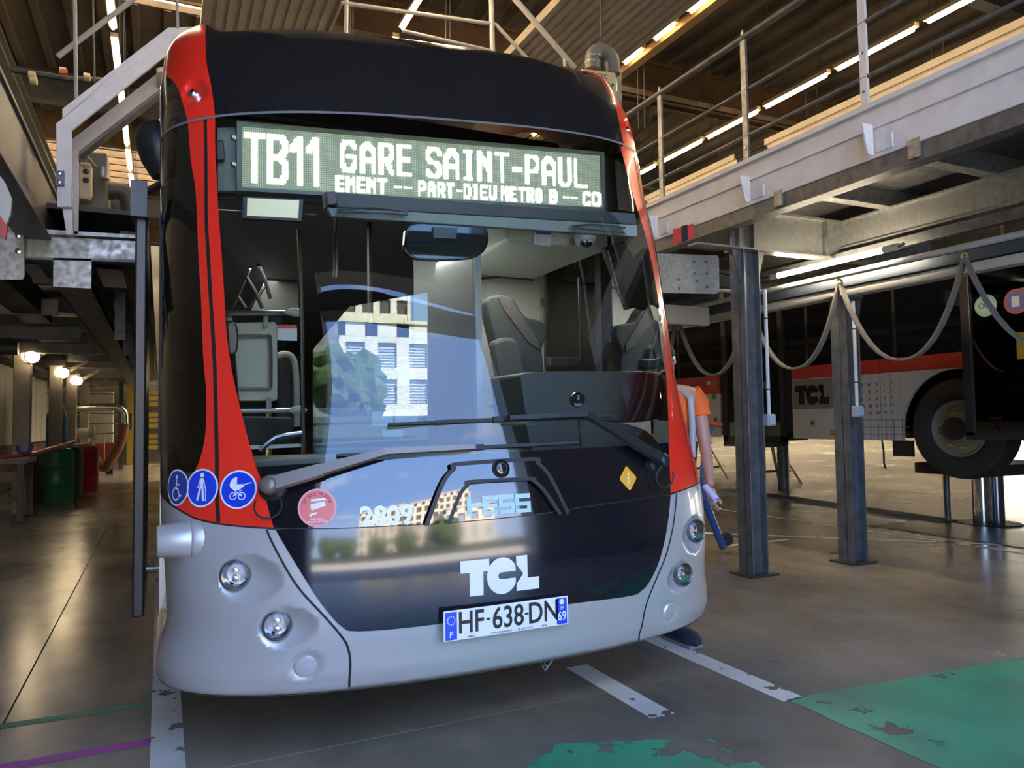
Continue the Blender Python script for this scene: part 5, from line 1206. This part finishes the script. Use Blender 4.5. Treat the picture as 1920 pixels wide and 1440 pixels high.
MB().bar((hx-.025, hy-.088, hz2-.055), (hx+.025, hy-.088, hz2-.055), .008, .008).build('mouth', mat('lip', (.4, .12, .1), .5), person)
# right hand: palm, four fingers and thumb closed round the paper roll
hnd = Vector(hand); dn = Vector(hand-elb).normalized(); sd_ = Vector((0, -1, 0)); ac = dn.cross(sd_).normalized()
V = [hnd-dn*.04, hnd, hnd+dn*.045]; E_ = [(0, 1), (1, 2)]; Rr = [.024, (.038, .022), (.036, .018)]
skin('palm', V, E_, Rr, sk, person)
pr0 = Vector(at(1322, 912, Y=3.50)); pr1 = Vector(at(1343, 938, Y=3.42))
for i in range(4):
    b0 = hnd+dn*.045+sd_*(.028-.018*i); ln = [.075, .085, .08, .065][i]
    b1 = b0+dn*ln*.45+ac*.004; b2_ = b1+dn*ln*.25-ac*.022-sd_*.0; b3 = b2_-ac*.026-dn*.008
    skin('finger', [b0-dn*.02, b0, b1, b2_, b3], [(0, 1), (1, 2), (2, 3), (3, 4)], [.010, .0095, .0088, .0082, .0075], sk, person)
t0 = hnd+sd_*.03-ac*.005; skin('thumb', [hnd+dn*.005, t0+dn*.012, t0+dn*.04+sd_*.018-ac*.012, t0+dn*.062+sd_*.012-ac*.026], [(0, 1), (1, 2), (2, 3)], [.013, .012, .0105, .009], sk, person)
r = tag(MB().tube([pr0, pr1], .021, 20, caps=False).tube([pr1, pr0], .019, 20, caps=False).build('paper_roll', mat('lilac_paper', (.62, .55, .80), .6), smooth=True), 'rolled lilac sheet of paper held in the hand of the person', 'paper')
jk = thing('tow_dolly', 'blue steel tow bar with red grips and small black wheel beside the bus corner', 'dolly', (5.0, 5.7, 0))
blu = mat('dolly_blue', (.02, .10, .30), .4, coat=.3); YJ = 5.72
f0 = at(1356, 1028, Y=YJ)
MB().tube([at(1320, 935, Y=YJ), f0], .036, 14).build('stem', blu, jk, smooth=True)
MB().tube([at(1338, 798, Y=YJ), at(1322, 826, Y=YJ), at(1316, 880, Y=YJ), at(1320, 936, Y=YJ)], .02, 10).build('handle_rod', blu, jk, smooth=True)
MB().tube([at(1322, 795, Y=YJ), at(1352, 797, Y=YJ)], .021, 12).build('grip', mat('grip_red', (.5, .05, .02), .5), jk, smooth=True)
wp = Vector(at(1364, 1011, Y=YJ)); MB().lathe(wp+Vector((0, .02, 0)), (-.35, -1, 0), [(0, -.02), (.06, -.02), (.068, -.01), (.068, .02), (.06, .03), (.025, .03), (.022, .04), (0, .04)], 24).build('wheel', rubber, jk, smooth=True)
MB().bar(f0+np.array([0, 0, .05]), wp, .03, .02).build('wheel_fork', blu, jk)

# filter units with control boxes hanging above the platform
r = thing('extractor_unit', 'cream control box with ribbed hose elbow above the right shoulder of the front bus', 'machine', (4.3, 6.5, 4))
YE = 7.2; cb = mat('box_cream', (.55, .47, .30), .5)
o = quadbox([(1092, 128), (1155, 136), (1158, 190), (1150, 205), (1095, 200)], YE, .14).build('control_box', cb, r, bev=.015)
a = at(1118, 141, Y=YE-.005); mb = MB(); flat_text(mb, 'SACATEC', .055, a, (1, 0, .06), (0, 0, 1), .01, .9); mb.build('box_lettering', mat('lettering_brown', (.10, .05, .02), .5), o)
quadbox([(1124, 152), (1141, 153), (1142, 172), (1125, 171)], YE-.01, .01).build('display', mat('grey_display', (.2, .2, .17), .3), o)
MB().lathe(at(1148, 160, Y=YE-.01), (0, -1, 0), [(.02, 0), (.018, .015), (0, .016)], 12).build('green_button', mat('button_green', (.02, .2, .05), .3), o, smooth=True)
MB().tube([at(1137, 184, Y=YE-.1), at(1160, 180, Y=YE-.3)], .055, 18).build('pipe_stub', mat('stub_grey', (.35, .35, .34), .4), r, smooth=True)
rod(crv([(1111, 130), (1111, 105), (1122, 95), (1138, 100), (1148, 115), (1150, 140)], 5), YE+.1, .085, n=16).build('elbow_duct', mat('duct_grey', (.16, .16, .155), .45), r, smooth=True)
for q in ((1111, 118), (1112, 108)): MB().lathe(at(*q, Y=YE+.1), (0, 0, 1), [(.092, -.012), (.096, 0), (.092, .012)], 20).build('hose_clip', galv, r, smooth=True)
quadbox([(1157, 132), (1165, 132), (1166, 205), (1158, 205)], YE+.1, .03).build('side_bracket', galv, r)
MB().tube([at(1130, 136, Y=YE+.1), (at(1130, 136, Y=YE+.1)[0], YE+.1, 8.2)], .02, 8).build('hanger_rod', darksteel, r)
# gantry railing seen over the bus roof
gr = thing('roof_gantry', 'pale tubular gantry railing rising over the roof of the front bus', 'gantry', (3, 8, 4))
YG = 8.0
for i, (q, rr_) in enumerate([([(913, -300), (924, 105)], .03), ([(640, 5), (930, 46)], .022), ([(930, 46), (1002, 124)], .022), ([(750, -250), (967, 0), (1078, 128)], .035), ([(1058, 110), (1060, 135)], .02), ([(652, -280), (649, 68)], .022), ([(755, 58), (920, 95)], .02)]):
    rod(q, YG, rr_, n=12).build('gantry_tube', mat('tube_pale', (.36, .35, .33), .45), gr, smooth=True)
for q in ([(657, -220), (656, 70)], [(662, -220), (661, 70)], [(836, -220), (836, 92)], [(844, -220), (844, 93)], [(1190, -200), (1197, 240)], [(1202, -200), (1209, 240)]): rod(q, YG+1, .008).build('cable', darksteel, gr)

# ================================================================== LEFT SERVICE WALKWAY
lw = thing('left_walkway', 'raised steel walkway with grey girder along the left side of the bus', 'platform', (-1.5, 6, 0))
def L5(mb, name, m, **k): return mb.build(name, m, lw, **k)
greygird = mat('girder_grey', (.15, .15, .16), .45, .2, noise=.25, nscale=6)
L5(MB().box(-.96, -.80, 1.6, 8.6, 2.74, 3.20).box(-.98, -.78, 1.6, 8.6, 3.19, 3.22).box(-.98, -.76, 1.6, 8.6, 2.72, 2.74), 'side_girder', greygird, bev=.006)
L5(quadbox([(0, 424), (45, 426), (46, 518), (42, 524), (0, 524)], 6.45, .02), 'end_plate', galv)
for q in ((34, 441), (34, 471)): L5(MB().lathe(at(*q, Y=6.45), (0, -1, 0), [(.022, 0), (.020, .012), (0, .016)], 12), 'bolt', steel)
L5(quadbox([(46, 428), (272, 441), (272, 447), (46, 437)], 6.5, .12), 'beam_flange', galv); L5(quadbox([(46, 440), (262, 453), (264, 488), (46, 483)], 6.56, .02), 'beam_web', galv)
L5(quadbox([(46, 482), (266, 487), (264, 492), (46, 486)], 6.5, .12), 'beam_flange', galvdark); L5(quadbox([(262, 424), (279, 423), (280, 446), (263, 446)], 6.4, .08), 'end_bracket', galv, bev=.004)
L5(MB().box(-.74, -.49, 6.5, 6.52, 2.36, 2.60), 'channel_end', galv); L5(MB().box(-.74, -.49, 6.52, 27, 2.38, 2.42).box(-.74, -.73, 6.52, 27, 2.38, 2.6).box(-.50, -.49, 6.52, 27, 2.38, 2.6), 'long_channel', greygird)
L5(MB().box(-1.35, -1.1, 6.6, 9.6, 2.45, 2.7), 'long_channel', darksteel); L5(MB().box(-.30, -.14, 6.6, 24, 2.62, 2.85), 'long_channel', darksteel)
L5(MB().box(-4, -.10, 6.6, 30, 2.98, 3.02), 'walkway_deck', darksteel)
for i, yy in enumerate(np.arange(8.2, 28, 1.9)):
    L5(MB().box(-4, -.16, yy, yy+.10, 2.66, 2.84), 'cross_beam', mat('beam_cream', (.30, .27, .20), .5, noise=.3, nscale=4) if i % 2 == 0 else galvdark)
    if i < 6: L5(MB().box(-.44, -.34, yy+.5, yy+.56, 2.2, 2.85), 'hanger_plate', galvdark)
for i, yy in enumerate((8.8, 11.2, 13.4)):
    L5(MB().box(-2.6, -.95, yy, yy+.05, 2.44, 2.62), 'ribbed_cover', mat('beam_cream', (.3, .27, .2)), bev=.02)
    L5(MB().tube([(-1.95, yy-.1, 2.5), (-2.25, yy-.1, 2.5)], .10, 16), 'reel_drum', galvdark, smooth=True)
L5(MB().tube([(-.95, 1.6, 3.55), (-.95, 8.4, 3.55)], .016, 8), 'guard_rail', darksteel, smooth=True)
for yy in (3.4, 5.0, 6.6, 8.2): L5(MB().box(-.965, -.935, yy, yy+.03, 3.22, 3.56), 'guard_post', darksteel)
for yy in (4.9, 5.6, 6.4): L5(MB().box(-.94, -.90, yy, yy+.12, 3.30, 3.40), 'rail_marker', mat('marker_red', (.3, .03, .02), .5) if yy < 6 else galvdark)
# bent white jib over the walkway
jb = thing('jib_frame', 'pale bent steel frame leaning from the left walkway towards the bus roof', 'frame', (-.6, 6, 2.9))
def J(mb, n, m, **k): return mb.build(n, m, jb, **k)
J(quadbox([(105, 231), (337, 56), (362, 52), (362, 68), (340, 80), (134, 245), (134, 388), (107, 388)], 6.0, .03), 'front_arm', whitesteel, bev=.004)
J(quadbox([(117, 204), (315, 52), (362, 50), (338, 56), (107, 231), (117, 224)], 6.03, .16), 'arm_flange', whitesteel)
J(quadbox([(134, 262), (300, 133), (330, 122), (335, 140), (147, 284), (147, 440), (135, 440)], 6.5, .03), 'rear_arm', whitesteel, bev=.004)
J(quadbox([(147, 284), (335, 140), (335, 147), (150, 290)], 6.4, .14), 'arm_flange', greygird)
J(quadbox([(293, 128), (338, 118), (338, 126), (295, 136)], 6.2, .3), 'tie_plate', whitesteel)
o = J(quadbox([(104, 320), (120, 320), (120, 347), (104, 347)], 5.97, .03), 'bolt_plate', greygird)
for q in ((111, 325), (111, 341)): MB().lathe(at(*q, Y=5.97), (0, -1, 0), [(.016, 0), (.014, .012), (0, .016)], 12).build('bolt', steel, o, smooth=True)
J(quadbox([(112, 360), (134, 360), (137, 440), (125, 440)], 6.05, .1), 'foot_bracket', whitesteel)
# rods behind it
tag(rod([(140, -10), (143, 185)], 6.3, .014).build('vertical_rod', mat('tube_pale', (.36, .35, .33))), 'upright pale rod above the bend of the jib frame', 'rod')
tag(rod([(108, 106), (255, -5)], 6.8, .022).build('brace_tube', mat('tube_pale', (.36, .35, .33)), smooth=True), 'slanting pale tube at the upper left with a cut end', 'tube')
tag(rod([(174, -10), (177, 155)], 7.5, .009).build('hanging_cable', galvdark), 'thin cable hanging between the slanting tube and the jib frame', 'cable')
tag(rod([(332, -5), (333, 52)], 6.0, .010).build('hanging_rod', mat('tube_pale', (.36, .35, .33))), 'short rod above the tip of the jib frame', 'rod')
# dark pipes, fittings and hoses at upper left
r = thing('pipe_run', 'dark pipe with valves crossing behind the jib frame at upper left', 'pipe', (-1, 10, 5))
rod([(20, 130), (70, 138), (130, 148), (185, 150), (240, 158)], 9.5, .035).build('pipe', darksteel, r, smooth=True)
for q in ((60, 142), (63, 152), (118, 134), (163, 145)): MB().lathe(at(*q, Y=9.3), (1, 0, 0), [(0, -.04), (.045, -.03), (.045, .03), (0, .04)], 12).build('valve', mat('valve_cream', (.35, .30, .2), .5), r, smooth=True)
quadbox([(112, 130), (126, 130), (126, 137), (112, 137)], 9.25, .05).build('red_handle', mat('valve_red', (.4, .04, .03), .5), r)
# left extractor with two-knob control box
r = thing('wall_extractor', 'grey unit with cream two-knob control box behind the foot of the jib frame', 'machine', (-.8, 8, 3.6))
quadbox([(146, 282), (201, 286), (202, 412), (148, 408)], 8.0, .5).build('unit_body', mat('unit_grey', (.10, .095, .085), .5), r, bev=.02)
o = quadbox([(147, 304), (168, 304), (172, 312), (172, 366), (165, 374), (148, 372)], 7.8, .1).build('control_box', cb, r, bev=.012)
a = at(157, 311, Y=7.79); mb = MB(); flat_text(mb, 'TEC', .03, a, (1, 0, 0), (0, 0, 1), .01); mb.build('box_lettering', mat('lettering_brown', (.1, .05, .02)), o)
for q in ((161, 322), (161, 338)): MB().lathe(at(*q, Y=7.8), (0, -1, 0), [(.026, 0), (.026, .006), (.012, .008), (.010, .03), (0, .032)], 16).build('knob', rubber, o, smooth=True)
rod(crv([(148, 288), (165, 296), (178, 312), (190, 322)], 4), 7.7, .014).build('cable', galv, r, smooth=True)
MB().lathe(at(193, 325, Y=7.7), (0, 0, -1), [(.02, -.06), (.055, -.05), (.055, .05), (.03, .07), (0, .08)], 14).build('coupling', galv, r, smooth=True)
rod(crv([(202, 358), (225, 358), (240, 370), (246, 395), (246, 440)], 5), 8.2, .09, n=16).build('elbow_duct', mat('duct_dark', (.07, .065, .06), .5), r, smooth=True)
# panel with a red corner at the far left edge
o = quadbox([(0, 330), (8, 340), (22, 372), (20, 400), (8, 430), (0, 428)], 4.0, .03).build('edge_board', mat('panel_cream', (.40, .37, .31), .5)); tag(o, 'cream panel with a red lower corner at the very left edge', 'panel')
quadbox([(0, 404), (14, 424), (10, 448), (0, 440)], 3.99, .02).build('red_corner', mat('panel_red', (.42, .04, .03), .5), o)

# posts of the left bay, their lamps
conc = mat('concrete_post', (.36, .33, .27), .6, noise=.25, nscale=5)
names = ['nearest', 'second', 'third', 'farthest']
for i, yy in enumerate((13.6, 17.6, 20.5, 24.0)):
    r = thing('bay_post', names[i]+' pale square post along the left wall', 'post', (-1.93, yy, 0), 'posts of the left bay')
    MB().box(-2.04, -1.82, yy-.11, yy+.11, 0, 2.75).build('column', conc, r, bev=.01)
    MB().box(-2.10, -1.76, yy-.16, yy+.16, 2.55, 2.66).build('post_head', galvdark, r)
    MB().bar((-1.84, yy-.05, 2.35), (-1.35, yy-.05, 2.66), .07, .07).bar((-2.02, yy-.05, 2.35), (-2.5, yy-.05, 2.66), .07, .07).build('brace', mat('beam_cream', (.3, .27, .2)), r)
    if i < 3:
        o = thing('bulkhead_lamp', 'oval lamp glowing on the '+names[i]+' left bay post', 'lamp', (-1.78, yy-.12, 2.42), 'oval lamps on the left bay posts')
        MB().lathe((-1.79, yy-.14, 2.40), (.25, -1, -.1), [(.10, .0), (.095, .035), (.05, .07), (0, .08)], 18).build('lamp_glass', mat('lamp_glow', (1, 1, 1), .5, emit=16, ecol=(1, .76, .45)), o, smooth=True)
        MB().lathe((-1.79, yy-.14, 2.40), (.25, -1, -.1), [(.11, -.03), (.115, .0), (.10, .012)], 18).build('lamp_ring', galvdark, o, smooth=True)
# storage wall of the left bay
r = thing('cabinet_row', 'row of pale wall panels over dark red cupboards at the far left', 'cabinet', (-2.8, 15, 0))
for i in range(14):
    yy = 10+i*1.05
    MB().box(-3.0, -2.92, yy, yy+1.02, .95, 2.6).build('wall_panel', mat('panel_pale', (.50, .47, .40), .55, noise=.1, nscale=3), r)
    MB().box(-3.2, -2.85, yy, yy+1.02, .05, .92).build('cupboard', mat('cupboard_red', (.10, .035, .025), .5), r)
# work bench
r = thing('work_bench', 'brown wooden work bench at the left edge of the floor', 'bench', (-2.3, 14, 0)); wood = mat('bench_wood', (.15, .075, .04), .5, noise=.3, nscale=6)
MB().box(-2.8, -1.70, 12.4, 13.42, .80, .87).build('bench_top', mat('bench_top', (.27, .22, .15), .45, noise=.3, nscale=5), r, bev=.01)
for x, y in ((-1.78, 12.5), (-2.72, 12.5), (-1.78, 13.32), (-2.72, 13.32)): MB().box(x-.04, x+.04, y-.04, y+.04, 0, .8).build('leg', wood, r)
MB().box(-2.75, -1.78, 12.47, 12.53, .28, .36).box(-1.81, -1.75, 12.5, 13.3, .62, .78).build('rail', wood, r); MB().box(-2.4, -1.85, 12.42, 12.45, .56, .70).build('drawer', mat('drawer_tan', (.22, .13, .07), .5), r)
o = tag(MB().tube([(-1.72, 12.9, .91), (-1.5, 16.9, 1.02)], .035, 10).tube([(-1.72, 12.9, .91), (-2.05, 12.7, .89)], .02, 8).build('red_bar', mat('bar_red', (.5, .05, .03), .4), smooth=True), 'long red lever bar lying across the bench and barrels', 'bar')
tag(rod(crv([(32, 835), (36, 846), (47, 850), (57, 844), (60, 833)], 4), 12.6, .022).build('blue_hose', mat('hose_blue', (.05, .08, .40), .5), smooth=True), 'short blue hose hung in a curve on the first post', 'hose')
for i, (x, y, s_) in enumerate(((-1.95, 13.0, .05), (-1.86, 13.2, .04))): tag(MB().lathe((x, y, .87), (0, 0, 1), [(s_, 0), (s_, .05), (s_*.5, .08), (0, .085)], 14).build('tin', galv, smooth=True), ['wider', 'smaller'][i]+' metal tin standing on the work bench', 'tin')
def barrel(x, y, m, label, h=.93, rr=.27):
    r = thing('barrel', label, 'barrel', (x, y, 0), 'barrels beside the work bench')
    MB().lathe((x, y, 0), (0, 0, 1), [(0, 0), (rr*.96, 0), (rr, .04), (rr, h*.33), (rr*1.03, h*.345), (rr, h*.36), (rr, h*.65), (rr*1.03, h*.665), (rr, h*.68), (rr*.98, h*.93), (rr*.8, h), (0, h)], 28).build('drum', m, r, smooth=True)
    MB().lathe((x, y, h), (0, 0, 1), [(rr*.55, -.01), (rr*.55, .04), (0, .05)], 20).build('lid', mat('lid_grey', (.3, .3, .28), .5), r, smooth=True)
    return r
barrel(-1.66, 15.4, mat('barrel_green', (.02, .13, .065), .4), 'green barrel next to the work bench'); barrel(-1.60, 16.3, mat('barrel_teal', (.015, .08, .06), .4), 'darker green barrel between the bright green and the red one')
barrel(-1.40, 17.2, mat('barrel_red', (.33, .02, .025), .4), 'red barrel on the left bay floor'); barrel(-1.97, 15.95, mat('barrel_brown', (.12, .05, .03), .5), 'brown drum squeezed between the two green barrels', .80, .16)
# blue tank, exhaust duct and hose
tag(MB().lathe((-2.05, 19.0, .3), (0, 0, 1), [(0, 0), (.2, .0), (.21, .1), (.21, 1.2), (.12, 1.45), (0, 1.5)], 20).build('blue_tank', mat('tank_blue', (.02, .14, .36), .45), smooth=True), 'tall blue tank standing between the first two left posts', 'tank')
r = thing('exhaust_duct', 'silver duct with elbow and brown hose hanging at the back of the left bay', 'duct', (-1.5, 21, 1.5)); YD = 21.0
rod(crv([(140, 766), (200, 764), (222, 765), (233, 775), (235, 795)], 5), YD, .085, n=18).build('metal_duct', mat('duct_zinc', (.5, .47, .40), .25, .9), r, smooth=True)
rod(crv([(234, 795), (226, 830), (210, 860), (196, 878), (180, 862), (165, 830)], 6), YD, .11, n=14).build('brown_hose', mat('hose_brown', (.16, .055, .02), .6), r, smooth=True)
MB().lathe(at(157, 813, Y=YD-.3), (1, .2, 0), [(.19, -.22), (.19, -.19), (.10, -.18), (.14, -.06), (.14, .06), (.10, .18), (.19, .19), (.19, .22)], 20).build('hose_reel', mat('reel_cream', (.45, .42, .36), .45), r, smooth=True)
# back of the bay: grille gate, lockers, yellow cabinet
r = thing('grille_gate', 'barred gate with pale cupboard behind it at the back of the left bay', 'gate', (-2, 26, 0))
for z in (.5, .8, 1.1, 1.4, 1.7, 2.0, 2.3, 2.55): MB().tube([(-3.3, 26, z), (-1.15, 26, z)], .022, 8).build('gate_rail', steel, r)
MB().box(-1.18, -1.05, 25.9, 26.1, 0, 2.7).build('gate_post', darksteel, r); MB().box(-3.3, -3.2, 25.9, 26.1, 0, 2.7).build('gate_post', darksteel, r); MB().box(-2.2, -1.35, 26.4, 26.9, .4, 2.4).build('pale_cupboard', mat('panel_pale', (.5, .47, .4)), r, bev=.01)
MB().box(-3.2, -1.3, 26.3, 26.36, .2, .8).build('red_crates', mat('crate_red', (.25, .03, .02), .5), r); MB().tube([(-1.55, 25.8, .3), (-1.55, 25.8, 1.0), (-1.5, 25.8, 1.0)], .02, 8).build('orange_frame', mat('frame_orange', (.5, .15, .04), .5), r)
r = thing('yellow_cabinet', 'tall mustard yellow cabinet at the end of the left bay', 'cabinet', (-.6, 28.8, 0)); yc = mat('cabinet_yellow', (.28, .20, .02), .5)
MB().box(-1.05, -.72, 28.5, 29.1, 0, 2.75).build('cabinet_body', yc, r, bev=.01); MB().box(-.98, -.90, 28.47, 28.5, 1.2, 1.75).build('vision_slot', rubber, r)
r = thing('yellow_rack', 'yellow ribbed rack between the yellow cabinet and the bus', 'rack', (-.3, 29, 0))
for i in range(12): MB().box(-.68, .3, 29, 29.4, .3+i*.19, .44+i*.19).build('rack_shelf', yc if i % 4 else darksteel, r, bev=.01)
MB().box(-.70, -.66, 29, 29.5, 0, 2.8).build('rack_post', yc, r)
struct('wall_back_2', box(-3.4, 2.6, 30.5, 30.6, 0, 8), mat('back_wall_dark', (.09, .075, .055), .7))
# spot of clutter on the floor below the duct
tag(MB().lathe(at(205, 880, Z=.12), (1, 0, 0), [(0, -.1), (.12, -.09), (.12, .09), (0, .1)], 16).build('caster', rubber, smooth=True), 'black caster wheel on the floor under the brown hose', 'wheel')

# ================================================================== OUTSIDE, ACROSS THE YARD (seen only in the reflections)
def building(name, x0, x1, y, zt, nx, nz, z0, wh, label, wd=.62, blinds=False):
    r = thing(name, label, 'building', ((x0+x1)/2, y, 0)); p = (x1-x0)/nx; zp = (zt-1.0-z0)/nz
    MB().box(x0, x1, y-12, y-.35, 0, zt).build('block', whitecol, r)
    m = MB()
    for i in range(nx+1):
        w = p*(1-wd)/2; xa = x0+i*p; m.box(max(x0, xa-w), min(x1, xa+w), y-.35, y, 0, zt)
    for k in range(nz+1):
        zz = z0+k*zp; m.box(x0, x1, y-.35, y-.02, zz-zp*.16, zz+zp*.16)
    m.box(x0, x1, y-.35, y, zt-1.0, zt).box(x0-.1, x1+.1, y-.4, y+.15, zt, zt+.25).box(x0, x1, y-.35, y-.01, 0, max(.1, z0-.3)); m.build('facade_frame', whitecol, r)
    wm = mat('window_blind', (.16, .17, .22), .4) if blinds else mat('window_brown', (.10, .075, .06), .15, coat=.5)
    for i in range(nx):
        for k in range(nz):
            xa = x0+i*p+p*(1-wd)/2; MB().box(xa, xa+p*wd, y-.30, y-.26, z0+k*zp+zp*.16, z0+(k+1)*zp-zp*.16).build('window', wm, r)
            if blinds:
                b = MB()
                for j in range(8): b.box(xa, xa+p*wd, y-.25, y-.22, z0+k*zp+zp*(.2+.08*j), z0+k*zp+zp*(.235+.08*j))
                b.build('blind_slats', mat('slat_white', (.5, .52, .58), .5), r, kind='stuff')
    return r
building('office_block', -9, 4.5, -62, 15.5, 6, 5, 1.5, 1.5, 'cream office block with brown square windows across the yard')
building('office_block', 5.2, 13.5, -60, 14.6, 4, 5, 1.2, 1.5, 'second cream office block beside the first, slightly lower')
building('white_annex', 11.5, 21, -46, 8.6, 4, 2, 2.2, 1.5, 'white annex with blue blinds at the right of the yard', wd=.6, blinds=True)
building('tower_block', 14, 26, -75, 19, 6, 7, 1.5, 1.5, 'taller pale block standing behind the white annex')
def tree(x, y, h, rr, label):
    r = thing('tree', label, 'tree', (x, y, 0), 'trees across the yard')
    MB().tube([(x, y, 0), (x+.1, y, h*.5), (x, y, h*.75)], [.2, .15, .08], 8).build('trunk', mat('bark', (.08, .055, .035), .9), r)
    bm = bmesh.new()
    for i in range(7):
        a = i*2.4; c = Vector((x+rr*.55*math.cos(a)*(i > 0), y+rr*.55*math.sin(a)*(i > 0), h*.75+rr*.35*math.sin(i*1.7)))
        q = bmesh.ops.create_icosphere(bm, subdivisions=3, radius=rr*(.62 if i else .8), matrix=Matrix.Translation(c))
        for v in q['verts']: v.co += (v.co-c).normalized()*random.uniform(-.16, .16)*rr
    me = bpy.data.meshes.new('crown'); bm.to_mesh(me); bm.free(); me.materials.append(mat('foliage', (.05, .09, .02), .9, noise=.5, nscale=3)); o = bpy.data.objects.new('crown', me); COL.objects.link(o); o.parent = r; o.matrix_parent_inverse = Matrix.Translation(-r.location)
for i, (x, y, h, rr) in enumerate(((-16, -50, 6, 3), (-9.5, -46, 5, 2.4), (-2, -48, 4.6, 2.2), (4, -44, 4.4, 2.1), (11, -42, 5, 2.5), (-26, -52, 8, 3.5))):
    tree(x, y, h, rr, ['wide tree left of the cream blocks', 'round tree before the left corner of the cream block', 'low tree before the middle of the cream block', 'low tree before the gap of the blocks', 'tree before the white annex', 'tallest tree at the far left of the yard'][i])
tag(box(-30, 30, -39.5, -38, 0, 1.7).build('hedge', mat('hedge_green', (.025, .04, .015), .9, noise=.5, nscale=4)), 'long dark hedge along the far side of the yard', 'hedge')
